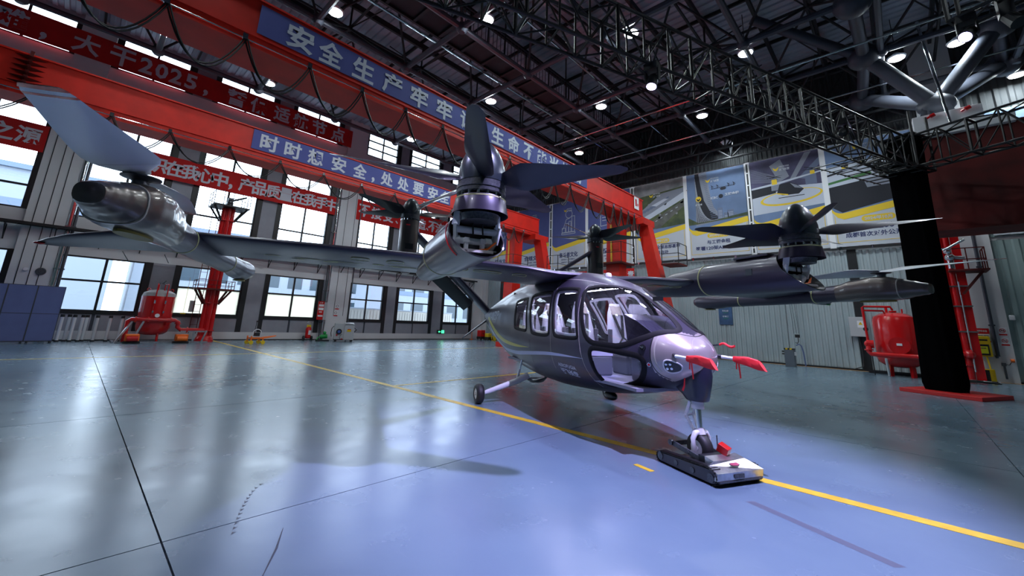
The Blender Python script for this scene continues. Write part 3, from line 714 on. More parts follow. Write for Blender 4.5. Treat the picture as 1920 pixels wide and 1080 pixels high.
def art_tower(t, MP, w, hh):
    it = []
    it.append(('gry', [(.45, 2.0), (2.3, 2.25), (1.85, 2.6), (1.55, 3.1), (1.4, 3.8), (1.32, 4.6), (1.22, hh), (.8, hh), (.55, hh), (.5, 3.6)], 0))
    it.append(('drk', [(.5, 2.1), (1.9, 2.35), (1.3, 2.9), (1.0, 3.6), (.85, 4.6), (.76, hh), (.52, hh), (.5, 3.6)], 1))
    for k in range(17): it.append(('lgt', [(.52+k*.07, 2.1+k*.012), (.54+k*.07, 2.1+k*.012), (.53+k*.014, hh-.3-.19*k), (.52+k*.014, hh-.3-.19*k)], 2))
    for k in range(26): it.append(('mid', [(.9+.018*(26-k), 2.4+k*.12), (1.25+.03*max(0, 16-k), 2.42+k*.12), (1.25+.03*max(0, 16-k), 2.45+k*.12), (.9+.018*(26-k), 2.43+k*.12)], 3))
    for x0, x1, z in ((1.75, 2.05, 3.0), (2.1, 2.35, 2.65), (2.3, 2.65, 2.8), (2.65, 2.8, 2.55), (2.85, w, 2.4)): it.append(('mid', rect(x0, x1, 2.25, z), 2)); [it.append(('lgt', rect(x0+.04, x1-.04, 2.35+k*.09, 2.37+k*.09), 3)) for k in range(int((z-2.4)/.09))]
    it.append(('grn', [(0, 2.1), (w, 2.3), (w, 2.5), (2.6, 2.4), (1.6, 2.25), (.6, 2.2), (0, 2.6)], 4))
    mini(it, 2.15, 4.2, .62)
    it += [('drk', circ(2.0, 3.72, .13), 5), ('yel', circ(.68, 3.75, .17), 5), ('drk', [(.55, 3.8), (.68, 3.72), (.81, 3.8), (.76, 3.66), (.68, 3.6), (.6, 3.66)], 6)]
    lay(t, MP, it)
    l = MB(MP)
    text(l, 'ICBC', .2, Matrix.Translation((1.62, 3.68, .016)), width=.42, height=.15, bold=.02); text(l, '工银金租', .2, Matrix.Translation((2.62, 3.78, .016)), width=.78, height=.18, bold=.03)
    text(l, '沃飞长空', .2, Matrix.Translation((.68, 3.38, .018)), width=.4, height=.12, bold=.03); l.build('partner_text', POSTER, t)
def art_hall(t, MP, w, hh):
    it = [('prp', [(0, 2.2), (w, 2.4), (w, hh), (0, hh)], 0), ('lgt', [(0, 2.2), (w, 2.4), (w, 3.5), (2.2, 3.6), (0, 3.2)], 1)]
    it += [('gry', [(1.4, 3.95), (1.0, 5.0), (1.55, 5.3), (1.9, 4.2)], 1), ('gry', [(1.9, 4.0), (2.7, 5.4), (3.0, 5.4), (2.15, 4.0)], 1), ('mid', [(2.3, 4.0), (w, 5.0), (w, 4.6), (2.6, 3.9)], 1)]
    for k in range(10): it.append(('gry', [(0, 5.0-k*.09), (1.3, 4.3-k*.04), (1.3, 4.32-k*.04), (0, 5.02-k*.09)], 2))
    it += [('drk', [(0, 3.2), (1.2, 3.35), (1.2, 3.9), (0, 3.75)], 2), ('gry', rect(1.0, 1.45, 3.5, 4.1), 3), ('mid', rect(2.6, 3.1, 3.55, 4.2), 2)]
    ring = [(1.85+1.45*cos(2*pi*i/30), 3.0+.42*sin(2*pi*i/30)+.08*cos(2*pi*i/30)) for i in range(30)]; ri = [(1.87+1.33*cos(2*pi*i/30), 3.03+.34*sin(2*pi*i/30)+.08*cos(2*pi*i/30)) for i in range(30)]
    it += [('yel', ring, 3), ('lgt', ri, 4)]
    it += [('drk', [(1.25, 3.3), (1.5, 3.15), (2.25, 3.12), (2.5, 3.35), (2.2, 3.65), (1.9, 3.85), (1.4, 3.8)], 6), ('lgt', [(.0, 3.72), (1.3, 3.82), (w, 4.15), (w, 4.22), (1.3, 3.95), (0, 3.82)], 5), ('yel', rect(1.05, 1.3, 3.85, 4.15), 7), ('yel', rect(2.85, 3.05, 4.1, 4.3), 7), ('yel', [(1.25, 3.25), (1.8, 3.1), (1.75, 3.18), (1.28, 3.32)], 7), ('gry', [(1.9, 3.8), (2.2, 3.62), (2.42, 3.4), (2.1, 3.5)], 7)]
    for x, z in ((1.15, 4.28), (2.95, 4.4)): it += [('drk', [(x-.5, z-.03), (x, z+.02), (x+.5, z+.06), (x, z-.03)], 8), ('drk', [(x-.35, z+.14), (x+.35, z-.1), (x+.36, z-.07), (x-.33, z+.17)], 8)]
    it += [('drk', rect(1.3, 2.5, 3.0, 3.04), 6)]
    lay(t, MP, it)
def art_runway(t, MP, w, hh):
    it = [('lgt', [(0, 3.0), (w, 3.7), (w, 4.6), (0, 4.2)], 0), ('drk', [(0, 3.15), (w, 3.55), (w, 2.4), (.42, 1.75), (0, 2.1)], 1), ('grass', [(0, 3.3), (1.8, 3.6), (w, 3.9), (w, 3.98), (1.8, 3.74), (0, 3.42)], 2)]
    it += [('drk', [(0, 3.75), (1.9, 4.15), (3.2, 4.55), (3.2, 4.62), (1.9, 4.3), (0, 3.85)], 3), ('drk', circ(2.05, 3.95, .4), 5), ('lgt', circ(2.05, 3.83, .38), 6), ('drk', circ(2.05, 3.83, .3), 7)]
    for x, z, s in ((.75, 4.35, .5), (1.35, 4.5, .3)): it += [('drk', [(x-s*1.2, z), (x, z+.04), (x+s*1.2, z+.06), (x, z-.02)], 4), ('drk', [(x-s*.7, z-.15), (x+s*.6, z+.22), (x+s*.62, z+.25), (x-s*.68, z-.12)], 4), ('yel', rect(x-.12*s*2, x+.12*s*2, z-.28, z-.2), 5), ('drk', rect(x-.13*s*2, x+.15*s*2, z-.2, z), 4), ('gry', rect(x-.1, x+.5*s*2, z-.42, z-.28), 5)]
    it += [('gry', [(1.5, 2.9), (2.6, 2.95), (2.75, 3.4), (1.4, 3.35)], 2)]
    lay(t, MP, it)
poster('milestone_poster', 'poster with an aerial view of a campus and road, dated 2024年12月', -12.75, -9.35, kind='p', date='2024年12月', sub=('沃飞长空全球总部基地', '项目启动'), art=art_campus, top=(1.5, 4.55))
poster('milestone_poster', 'poster with a curved tower and a small aircraft in the sky', -9.12, -5.75, kind='p', date='2024年11月', sub=('与工银金租', '签署120架AE200订单'), art=art_tower, top=(1.6, 4.85))
poster('milestone_poster', 'poster with an aircraft on a yellow ring in an exhibition hall, behind the right spinner', -5.45, -2.15, kind='p', date='2024年9月', sub=('AE200', '亮相发布'), art=art_hall, top=(1.6, 4.75))
poster('milestone_poster', 'poster with a nose-on aircraft on a runway, next to the black draped tower', -1.9, 1.55, kind='p', date='2024年10月', sub=('AE200', '成都首次对外公开演示'), art=art_runway, top=(1.6, 5.1))
poster('milestone_poster', 'poster partly hidden under the dark red box beam, farthest right', 3.3, 6.8, kind='p', date='2024年8月', sub=('AE200', '首飞'), art=art_runway)
# white strips between posters, hanging frame and cable
for x0, x1, l in ((-24.15, -23.9, 'left of the document icon poster'), (-20.45, -20.1, 'left of the bar chart poster'), (-16.9, -16.65, 'right of the bar chart poster'), (-13.12, -12.8, 'left of the campus poster'), (-9.35, -9.12, 'between the campus and the tower posters'), (-5.72, -5.47, 'right of the tower poster'), (-2.15, -1.9, 'left of the runway poster')):
    t = thing('poster_upright', 'upright frame strip '+l, 'frame', ((x0+x1)/2, PY+.02, 5.9)); w = (x1-x0)/2
    blk = l.startswith(('left of the bar', 'left of the campus', 'right of the tower'))
    MB().box(-w, w, -.02, 0, 0, 5.55).build('strip', WHITE, t)
    if blk:
        g = MB().box(-w*.35, w*.35, -.035, -.02, .1, 5.45).build('slot', BLACK, t)
        c_ = MB()
        for k in range(7): c_.box(-w*.35, w*.35, -.04, -.036, .35+k*.75, .42+k*.75)
        c_.build('clips', WHITE, t)
t = thing('poster_rail', 'long black rail with clamps under the row of posters', 'rail', (-6, RY-.16, 5.84))
MB().box(-21.5, 7.7, -.05, .0, -.05, .05).build('rail', BLACK, t)
c_ = MB().box(-.05, .05, -.07, -.05, -.06, .1).build('clamp', CHROME, t); c_.location = (-20.95, 0, 0)
for k in range(1, 24): inst(c_, t, loc=(-20.95+k*1.2, 0, 0))
t = thing('red_slogan_sign', 'low red sign with white characters behind the cabin roof', 'sign', (-14.9, RY-.2, 5.15))
MB().box(-2.6, 2.0, -.05, 0, -.42, .42).build('board', BANR, t)
l = MB(); [text(l, c_, .5, at(FY, x, -.055, 0), height=.5, width=.46, bold=.03) for c_, x in zip('安全生产人人有责', [-2.1+.55*k for k in range(8)])]; l.build('lettering', LETW, t)

# ================================================================== LAMPS
lamp_pts = [(-13.8, 4.6), (-9.83, 8.5), (-6.15, 12.6), (-3.24, 16.57), (1.15, 20.7), (-13.8, 12.55), (-9.8, 16.5), (-6.26, 20.6), (-13.9, 20.6), (-20.9, 12.5), (-21.0, 4.5), (2.82, 20.9), (4.8, 25.2), (-20.3, .51), (-6.3, 24.7), (-17.5, .3), (-9.8, .5), (5.4, 8.5)]
labs = ['lit ceiling lamp left of the crane banner start, at the top edge', 'lit ceiling lamp at the top centre beside the lighting truss', 'pair-like bright lamp seen through the lighting truss', 'lit ceiling lamp right of the lighting truss', 'large bright lamp above the tree struts', 'lit ceiling lamp above the tall near propeller blade', 'lit ceiling lamp in the middle of the roof', 'lit ceiling lamp above the row of posters', 'lit ceiling lamp above the red crane end', 'lit lamp under the farther crane, before the high windows', 'lit lamp between the red girder and the high left windows', 'bright lamp at the top right, above the white pole', 'bright lamp near the right picture edge', 'unlit white lamp near the top left banner', 'unlit white lamp under the roof above the tower poster', 'ceiling lamp just above the picture at left', 'ceiling lamp over the foreground floor, left', 'ceiling lamp over the right foreground, above the picture']
lmp = None
for i, ((x, y), lb) in enumerate(zip(lamp_pts, labs)):
    if lmp is None:
        lmp = thing('high_bay_lamp', lb, 'lamp', (x, y, 12.5), 0, 'high bay lamps hanging under the roof')
        MB().lathe([(.05, .0), (.26, .0), (.30, .05), (.18, .12), (.10, .22), (.04, .26)], 20).build('shade', WHITE, lmp, True)
        MB().lathe([(.25, -.012), (.25, .0)], 20).build('diffuser', LAMPE, lmp)
        MB().cyl((0, 0, .2), (0, 0, 1.8), .015, n=6).build('stem', BLACK, lmp)
        o = lmp
    else: o = dup(lmp, (x, y, 12.5), label=lb)
    if lb.startswith('unlit'):
        for c_ in o.children:
            if c_.name.startswith('diffuser'):
                c_.data = c_.data.copy(); c_.data.materials[0] = WHITE
        continue
    l = bpy.data.lights.new('lamp_light', 'AREA'); l.shape = 'DISK'; l.size = .5; l.energy = LAMP_POWER; l.color = (.84, .96, 1.0)
    lo = bpy.data.objects.new('lamp_light', l); COL.objects.link(lo); lo.location = (0, 0, -.03); lo.parent = o

# ================================================================== AIRCRAFT FRAME (used by truss too)
AO = Vector((-5.66, 7.23, 0)); AYAW = atan2(-.43, .903)
AM = Matrix.Translation(AO) @ Matrix.Rotation(AYAW, 4, 'Z')
def L2W(x, y, z): return AM @ Vector((x, y, z))

# ================================================================== STAGE TRUSS
def truss(name, label, p, q, side, h, n):
    """box truss from p to q (bottom near rail), 'side' = offset to the second bottom rail"""
    p = Vector(p); q = Vector(q); s = Vector(side); up = Vector((0, 0, h))
    t = thing(name, label, 'truss', p); q = q-p; p = Vector((0, 0, 0)); d = (q-p)/n
    for a in (p, p+s, p+up, p+s+up): MB().cyl(a, a+q, .038, n=8).build('rail', ALU_B, t, True)
    w = MB(); z = MB()
    for i in range(n+1):
        a = p+d*i
        for u, v in ((Vector(), s), (up, up+s), (Vector(), up), (s, s+up)): w.cyl(a+u, a+v, .024 if i % 3 else .04, n=6)
        if i < n:
            b = p+d*(i+1)
            e = (0, 1) if i % 2 else (1, 0)
            for u, v in ((Vector(), up), (s, s+up), (Vector(), s), (up, up+s)):
                z.cyl(a+(u, v)[e[0]], b+(u, v)[e[1]], .02, n=6)
    w.build('rungs', ALU_B, t); z.build('diagonals', ALU_B, t)
    return t
ALU_B = mat('black_truss_metal', (.012, .012, .015), .4, metal=.1, noise=.7, nscale=30)
sd = (L2W(2.45, 0, 0)-L2W(1.88, 0, 0))
truss('lighting_truss', 'black lighting truss running from the top edge down to the draped tower', L2W(2.35, -8, 7.0), L2W(.73, 12.77, 7.0), sd, 1.1, 30)
sb = (L2W(0, .55, 0)-L2W(0, 0, 0))
truss('lighting_truss', 'black lighting truss crossing in front of the dark red beam', L2W(.8, 12.3, 7.0), L2W(12, 12.3, 7.0), sb, 1.05, 17)
truss('lighting_truss', 'black lighting truss at the top right corner of the picture', L2W(4.7, 6.7, 8.0), L2W(12.5, 6.7, 8.0), sb, .9, 12)
# draped tower with base
tw = thing('draped_tower', 'tall black draped tower standing on a red base plate', 'tower', L2W(1.05, 12.75, 0), AYAW)
prof = []
for z, rx, ry in ((.11, .42, .42), (.3, .46, .46), (1.2, .43, .43), (3, .40, .40), (5.2, .40, .40), (7.0, .42, .42), (8.2, .44, .44)):
    prof.append([(rx*(abs(cos(a))**.6)*(1 if cos(a) > 0 else -1)+.015*sin(9*a+z), ry*(abs(sin(a))**.6)*(1 if sin(a) > 0 else -1)+.015*cos(11*a), z) for a in [2*pi*i/48 for i in range(48)]])
MB().rings(prof).build('drape', CLOTH, tw, True)
hd = MB()
for z in (7.0, 8.15):
    for (a, b) in (((-.5, -.5), (.5, -.5)), ((.5, -.5), (.5, .5)), ((.5, .5), (-.5, .5)), ((-.5, .5), (-.5, -.5))): hd.cyl((*a, z), (*b, z), .04, n=6)
for x in (-.5, .5):
    for y in (-.5, .5): hd.cyl((x, y, 7), (x, y, 8.9), .04, n=6); hd.cyl((x, y, 7), (-x, y, 8.15), .03, n=6)
hd.build('tower_head', ALU_B, tw)
MB().box(-.75, 1.05, -.85, .85, 0, .11).build('base_plate', mat('matt_red', (.5, .012, .012), .5), tw, bevel=.01)
# grid of safety mesh / cables near the tower head
nt = MB()
for k in range(9): nt.cyl(L2W(.1, 9.5+k*.4, 6.9), L2W(1.6, 9.6+k*.4, 6.85), .02, n=5)
for k in range(4): nt.cyl(L2W(.2+k*.45, 9.5, 6.88), L2W(.2+k*.45, 12.9, 6.88), .02, n=5)
tag(nt.build('truss_grating', ALU_B, None), 'black grating hung below the lighting truss beside the draped tower', 'grating')
# moving-head lights on the truss, aimed at the aircraft
def head(label, px, py, aim, power, ang, col, blend=.25, z=6.9, size=.12):
    P = L2W(px, py, z); t = thing('stage_light', label, 'stage light', P)
    d = (Vector(aim)-P).normalized(); R = d.to_track_quat('-Z', 'Y').to_matrix().to_4x4()
    MB().box(-.14, .14, -.1, .1, -.06, .1).box(-.15, -.12, -.05, .05, -.32, 0).box(.12, .15, -.05, .05, -.32, 0).build('yoke', BLACK, t)
    b = MB(Matrix.Translation((0, 0, -.3)) @ R); b.lathe([(.06, .17), (.1, .12), (.11, -.1), (.12, -.14)], 16).build('head', BLACK, t, True)
    MB(Matrix.Translation((0, 0, -.3)) @ R).lathe([(.10, -.145), (.10, -.142)], 16).build('lens', mat('stage_lens_glow', (1, 1, 1), emit=col, estr=8), t)
    l = bpy.data.lights.new('stage_beam', 'SPOT'); l.energy = power; l.spot_size = radians(ang); l.spot_blend = blend; l.color = col; l.shadow_soft_size = size
    o = bpy.data.objects.new('stage_beam', l); COL.objects.link(o); o.parent = t; o.matrix_local = Matrix.Translation(Vector((0, 0, -.3))+d*.17) @ R
PUR = (.58, .52, 1.0)
truss('lighting_truss', 'black lighting truss above the photographer, out of the picture', L2W(5.9, -8, 8.0), L2W(5.9, 6.2, 8.0), L2W(.5, 0, 0)-L2W(0, 0, 0), .9, 20)
head('key stage light on the truss above the photographer', 6.1, -.5, L2W(3.7, -.9, 0), STAGE*2.4, 60, PUR, z=7.95, blend=.6, size=.07)
head('added white fill light above the photographer aimed at the near nacelle', 6.2, -7.0, L2W(3.5, -3.0, 2.7), 260, 30, (.86, .9, 1), z=7.95, blend=.6)  # unseen fill lamp, added to brighten the open nacelle bay and its blades
head('stage light over the aircraft roof', 2.2, 1.2, L2W(2.6, -1.0, 0), STAGE*.35, 74, PUR)
head('stage light on the truss above the photographer, left of the key light', 6.1, -4.1, L2W(4.4, -2.4, 0), STAGE*.22, 70, PUR, z=7.95, blend=.9, size=.15)
head('stage light near the top edge aimed at the right wing', 2.7, -6.0, L2W(3.3, -3, 2.2), STAGE*.22, 50, (.62, .6, 1), blend=.9)
head('stage light above the nose on the cross truss', 4.9, 6.8, L2W(3.5, 0, 1.5), STAGE*.4, 50, (.8, .8, 1), z=7.9)
head('stage light aimed at the tree strut', 1.6, 8.5, (.9, 20.2, 11.7), 110, 9, (.6, .7, 1), z=7.6)
for i in range(2):
    P = L2W(5.4+.6*i, 6.9, 7.85); tag(MB(Matrix.Translation(P)).box(-.1, .1, -.1, .1, -.2, .2).cyl((0, 0, -.2), (.1, -.1, -.45), .1, .13, n=12).build('par_can', BLACK, None), ['black par light at the left end of the top right truss', 'black par light second along the top right truss', 'black par light third along the top right truss'][i], 'stage light')
# ================================================================== EQUIPMENT
# --- left red tank on its skid
t = thing('fire_tank', 'large red pressure tank with pipework, left of the tall red mast', 'tank', (-26.9, 2.83, 0), 0)
MB().lathe([(.25, .34), (.45, .38), (.60, .5), (.66, .7), (.66, 2.2), (.60, 2.36), (.4, 2.48), (.1, 2.53)], 32).build('vessel', REDP, t, True)
MB().lathe([(.665, 2.2), (.61, 2.37), (.4, 2.49), (.1, 2.54)], 32, cap0=False).build('lid', mat('dusty_grey_top', (.35, .33, .34), .6), t, True)
for a in range(3): MB().cyl((.45*cos(a*2.1+.4), .45*sin(a*2.1+.4), .45), (.5*cos(a*2.1+.4), .5*sin(a*2.1+.4), .02), .05, n=8).build('leg', REDP, t, True)
MB().path([(.68, -1.0, .05), (.68, -1.0, 1.0), (.74, -.9, 1.07), (.74, .7, 1.07), (.74, .85, .98), (.74, .85, .75), (.74, 1.0, .62), (.74, 1.95, .62)], .095, 12).build('main_pipe', REDP, t, True)
fl_ = MB()
for y in (-.75, -.3, .55, 1.25): fl_.cyl((.74, y-.03, 1.07 if y < .8 else .62), (.74, y+.03, 1.07 if y < .8 else .62), .14, n=14)
fl_.cyl((.74, .85, .9), (.74, .85, .94), .14, n=14); fl_.build('flanges', REDP, t)
for y in (-.2, .2):
    MB().path([(.3, y*.6, 2.5), (.3, y*.6, 2.78), (.62, y, 2.8), (.70, y, 2.7), (.70, y, 1.25)], .025, 8).build('small_pipe', REDP, t, True)
    MB().box(.68, .74, y-.03, y+.03, 1.85, 2.0).box(.68, .74, y-.03, y+.03, 1.4, 1.5).build('valve', CHROME, t)
MB().path([(.1, -.1, 2.5), (.1, -.1, 2.85), (.15, .1, 2.85)], .04, 8).cyl((.1, .0, 2.83), (.1, .12, 3.0), .05, n=8).build('top_valve', MECHD, t)
for y in (-.45, .45): MB().path([(0, y+.06*cos(a), 2.52+.07*sin(a)) for a in [2*pi*i/10 for i in range(10)]], .018, 5, closed=True).build('lifting_eye', REDP, t)
MB().cyl((.68, 0, 1.28), (.74, 0, 1.28), .09, n=14).build('gauge', WHITE, t)
sk = MB()
for (a, b) in (((.7, -1.35, .03), (.7, 2.2, .03)), ((-.7, -1.35, .03), (-.7, 1.6, .03)), ((.7, -1.35, .03), (-.7, -1.35, .03)), ((.9, -1.3, 0), (.75, -.85, 1.0)), ((.9, -.75, 0), (.85, -.45, 1.0)), ((.85, 1.9, 0), (.85, 2.05, .6)), ((.8, 1.0, .55), (.8, 2.0, .55)), ((.8, 1.55, 0), (.8, 1.55, .55))): sk.bar(a, b, .07)
sk.build('skid', ALU, t)
for i, (y, l) in enumerate(((-.75, 'orange pump unit at the left foot of the red tank'), (1.05, 'orange pump unit between the red tank and the mast'))):
    p = thing('pump_unit', l, 'pump', (-25.9, 2.83+y, 0)); MB().box(-.15, .2, -.25, .25, .1, .42).build('body', ORANGE, p, bevel=.03)
    MB().cyl((.25, -.2, .22), (.25, .2, .22), .12, n=12).build('motor', ORANGE if i else REDP, p, True); MB().box(-.15, .2, -.3, .3, 0, .08).build('base', BLACK, p)
# --- left mast
def mast(name, label, loc, h, mid, rz=0, hgt=.8, plat=.85):
    m_ = thing(name, label, 'mast', loc, rz)
    for k, (x, y, r) in enumerate(((0, -.2, .12), (.12, 0, .11), (0, .2, .12), (-.15, 0, .12), (.1, -.1, .05))):
        MB().cyl((x, y, .25), (x, y, h), r, n=12).build('pipe', REDP, m_, True)
    MB().lathe([(.42, 0), (.42, .08), (.36, .25), (.3, .3)], 18).build('base', REDP, m_, True)
    b = MB()
    for k in range(8): a = k*pi/4; b.cyl((.3*cos(a), .3*sin(a), .3), (.3*cos(a), .3*sin(a), .36), .03, n=6)
    for z in (.55, 2.0, 4.0, h*.9): b.box(-.3, .25, -.33, .33, z, z+.05)
    b.build('clamps', REDP, m_)
    def plate(z, s, hh):
        MB().box(-s*.8, s*.8, -s, s, z, z+.08).build('platform', BLACK if z > 5 else RED_D, m_)
        r = MB()
        for x, y in [(-s*.8, -s), (s*.8, -s), (-s*.8, s), (s*.8, s), (0, -s), (0, s), (-s*.8, 0), (s*.8, 0), (s*.8, -s/2), (s*.8, s/2)]: r.bar((x, y, z), (x, y, z+hh), .03)
        for zz in (z+hh*.5, z+hh):
            for p, q in (((-s*.8, -s), (s*.8, -s)), ((s*.8, -s), (s*.8, s)), ((s*.8, s), (-s*.8, s)), ((-s*.8, s), (-s*.8, -s))): r.bar((*p, zz), (*q, zz), .025)
        r.build('railing', BLACK if z > 5 else RED_D, m_)
        st = MB()
        for x, y in ((-1, -1), (1, -1), (-1, 1), (1, 1)): st.bar((x*.2, y*.3, z-.75), (x*s*.6, y*s*.9, z), .08)
        st.build('strut', BLACK if z > 5 else RED_D, m_)
    plate(mid, plat*.95, .5); plate(h, plat, hgt)
    c = MB().cyl((0, 0, h), (0, 0, h+.3), .1, n=10).ball((0, 0, h+.38), .15, n=10).cyl((0, 0, h+.45), (.3, .7, h+.78), .06, .05, n=10).cyl((0, -.15, h+.3), (0, .15, h+.3), .09, n=10).box(-.12, .12, -.12, .12, h+.5, h+.6)
    c.build('water_cannon', MECHD, m_, True)
    ld = MB()
    for s in (-.15, .15): ld.bar((-.35, s-.5, .4), (-.35, s-.5, h), .03)
    for k in range(int(h/.35)): ld.bar((-.35, -.65, .5+k*.35), (-.35, -.35, .5+k*.35), .02)
    ld.build('ladder', RED_D, m_)
    return m_
mast('fire_mast', 'tall red fire-fighting mast with railed platforms before the left windows', (-27.1, 5.02, 0), 7.3, 2.7)
sw = thing('control_box', 'small grey control box with a hanging pull switch beside the left mast', 'box', (-27.6, 4.3, 1.5)); MB().box(-.08, .08, -.1, .12, 0, .6).build('body', GREYB, sw); MB().bar((0, -.3, -.05), (0, -.3, 1.8), .012).box(-.03, .03, -.42, -.2, -.12, -.06).build('pull_cord', YPLAS, sw)
# --- right tank
t = thing('fire_tank', 'red pressure tank with a round hatch, left of the black draped tower', 'tank', (-.2, 24.4, 0), 0)
MB().lathe([(.2, .36), (.5, .42), (.68, .55), (.74, .72), (.74, 2.3), (.68, 2.46), (.45, 2.6), (.1, 2.67)], 36).build('vessel', REDP, t, True)
for a in (-2.3, -.85, .8, 2.3): MB().bar((.5*cos(a), .5*sin(a), .5), (.52*cos(a), .52*sin(a), 0), .13).build('leg', REDP, t)
h_ = MB(); h_.cyl((.05, -.70, 1.28), (.05, -.84, 1.28), .34, n=28)
h_.build('hatch', REDP, t, True)
b = MB()
for k in range(16): a = k*pi/8; b.cyl((.05+.31*cos(a), -.84, 1.28+.31*sin(a)), (.05+.31*cos(a), -.87, 1.28+.31*sin(a)), .025, n=6)
b.build('hatch_bolts', REDP, t)
MB().box(-.03, .14, -.87, -.845, 1.27, 1.36).build('rating_plate', WHITE, t); MB().path([(.42, -.72, 1.12), (.42, -.8, 1.14), (.42, -.8, 1.42), (.42, -.72, 1.44)], .015, 6).build('handle', REDP, t)
MB().path([(-.88, -.45, 1.22), (-.92, -.85, 1.12), (-.92, -.85, .98), (-.85, -.88, .88), (-.6, -.9, .86), (1.4, -.9, .86)], .10, 12).build('main_pipe', REDP, t, True)
v_ = MB().ball((-.92, -.7, 1.28), .15).cyl((-.98, -.7, 1.28), (-.74, -.7, 1.28), .17, n=16).cyl((-.92, -.85, 1.02), (-.92, -.85, 1.07), .15, n=16).cyl((.62, -.9, .86), (.68, -.9, .86), .14, n=16)
v_.build('valve', REDP, t, True)
MB().path([(-.92, -.7, 1.4), (-.96, -.7, 2.83), (-.9, -.7, 2.87), (-.05, -.4, 2.87), (0, -.3, 2.75)], .045, 8).path([(-.94, -.7, 2.7), (-.3, -.4, 2.7), (-.25, -.35, 2.55)], .04, 8).cyl((-.2, 0, 2.6), (-.2, 0, 2.85), .05, n=8).cyl((.3, 0, 2.5), (.3, 0, 2.8), .03, n=8).cyl((0, -.05, 2.67), (0, -.05, 2.72), .13, n=12).build('top_pipes', REDP, t, True)
MB().cyl((-.4, -.4, 0), (-.42, -.9, .72), .045, n=8).build('pipe_support', WHITE, t); MB().cyl((-.85, -.6, 0), (-.85, -.6, .8), .02, n=6).cyl((-.94, -.72, 1.9), (-.94, -.6, 1.9), .09, n=10).build('stand', BLACK, t)
fl_ = MB(); fl_.box(-1.1, 1.0, .55, .6, .0, .1).box(-1.1, 1.0, .9, .95, 0, .12); fl_.build('skid', BLACK, t)
# --- right mast (square column with pipes, platform and water cannon)
m_ = thing('fire_mast', 'red fire-fighting mast right behind the black draped tower', 'mast', (1.78, 24.6, 0))
MB().box(.12, .38, -.12, .12, 0, 6.6).build('column', REDP, m_)
MB().box(.38, .5, -.02, .02, 0, .5).add([(.38, -.02, .6), (.38, .02, .6), (.75, .02, 0), (.75, -.02, 0)], [(0, 1, 2, 3)]).build('gusset', BLACK, m_)
for x in (0.0, -.2): MB().cyl((x, -.1, .0), (x, -.1, 6.2), .11, n=14).build('pipe', REDP, m_, True)
b = MB().cyl((-.5, -.25, 1.05), (.05, -.25, 1.05), .11, n=12).ball((.05, -.25, 1.05), .17)
b.cyl((.07, -.25, 1.05), (.12, -.25, 1.05), .2, n=16).cyl((-.02, -.1, .62), (-.02, -.1, .68), .18, n=14); b.build('pipe_flange', REDP, m_, True)
b = MB()
for z in (1.9, 2.9, 3.7): b.box(-.25, .4, -.24, -.14, z, z+.05)
b.cyl((0.12, -.24, .4), (.12, -.24, 3.9), .025, n=6); b.build('clamps', CHROME, m_)
MB().box(-.1, 1.0, -.7, .5, 4.3, 4.36).build('platform', RED_D, m_)
MB().bar((.2, -.3, 3.4), (.85, -.3, 4.3), .08).bar((.2, .2, 3.4), (.85, .2, 4.3), .08).build('strut', RED_D, m_)
r = MB()
for x, y in ((.95, -.65), (.95, -.1), (.95, .45), (.45, -.65), (.0, -.65)): r.bar((x, y, 4.35), (x, y, 5.2), .035)
for z in (4.75, 5.2): r.bar((.95, -.65, z), (.95, .45, z), .035); r.bar((-.05, -.65, z), (.95, -.65, z), .035)
r.build('railing', RED_D, m_)
MB().cyl((0, -.6, 4.4), (0, -.6, 4.75), .1, n=10).ball((0, -.6, 4.85), .16).ball((-.05, -.65, 5.1), .12).cyl((-.15, -.7, 5.15), (.45, -.95, 5.5), .05, n=10).cyl((.1, -.6, 4.85), (.4, -.6, 4.8), .08, n=10).cyl((-.25, -.65, 5.2), (.05, -.65, 5.2), .06, n=8).build('water_cannon', CHROME, m_, True)
# --- wall box, kiosk, hoses, hoist hook, hanging chains
t = thing('junction_box', 'grey metal box with a yellow warning triangle on the corrugated wall', 'box', (-1.52, RY-.06, 1.57)); MB().box(-.3, .28, -.22, 0, 0, .92).build('body', GREYB, t, bevel=.01)
MB().box(0, .24, -.225, -.22, .42, .74).build('label_plate', WHITE, t); MB(at(FY, 0, -.226, 0)).prism([(.04, .55), (.2, .55), (.12, .70)], 0, .003).build('triangle', YPLAS, t); MB(at(FY, 0, -.23, 0)).prism([(.115, .60), (.135, .62), (.12, .65), (.125, .61)], 0, .002).build('warning_mark', BLACK, t)
MB().path([(0, -.1, 0), (.06, -.1, -.7), (.03, -.1, -1.35), (-.3, -.1, -1.5)], .025, 6).build('cable', CABLE, t, True)
t = thing('service_pedestal', 'grey floor pedestal with a black and yellow hazard top by the corrugated wall', 'pedestal', (-4.15, 24.5, 0), -.1)
MB().box(-.2, .2, -.14, .14, 0, .82).build('body', mat('pedestal_grey', (.10, .12, .15), .5), t, bevel=.01)
hz = MB().box(-.205, .205, -.145, .145, .82, .88).build('top', BLACK, t)
for k in range(2): MB().box(-.14+k*.18, -.05+k*.18, -.15, .15, .815, .885).build('hazard_stripe', YPLAS, t)
MB().cyl((-.22, -.05, .72), (-.32, -.05, .72), .035, n=8).cyl((-.22, -.05, .6), (-.32, -.05, .6), .035, n=8).build('socket', CABLE, t); MB().box(.2, .3, -.08, .02, .55, .72).build('socket_box', GREYB, t)
t = thing('chain_hoist', 'hanging chains and hook with a blue hose above the floor pedestal', 'hoist', (-3.9, 25.5, 0))
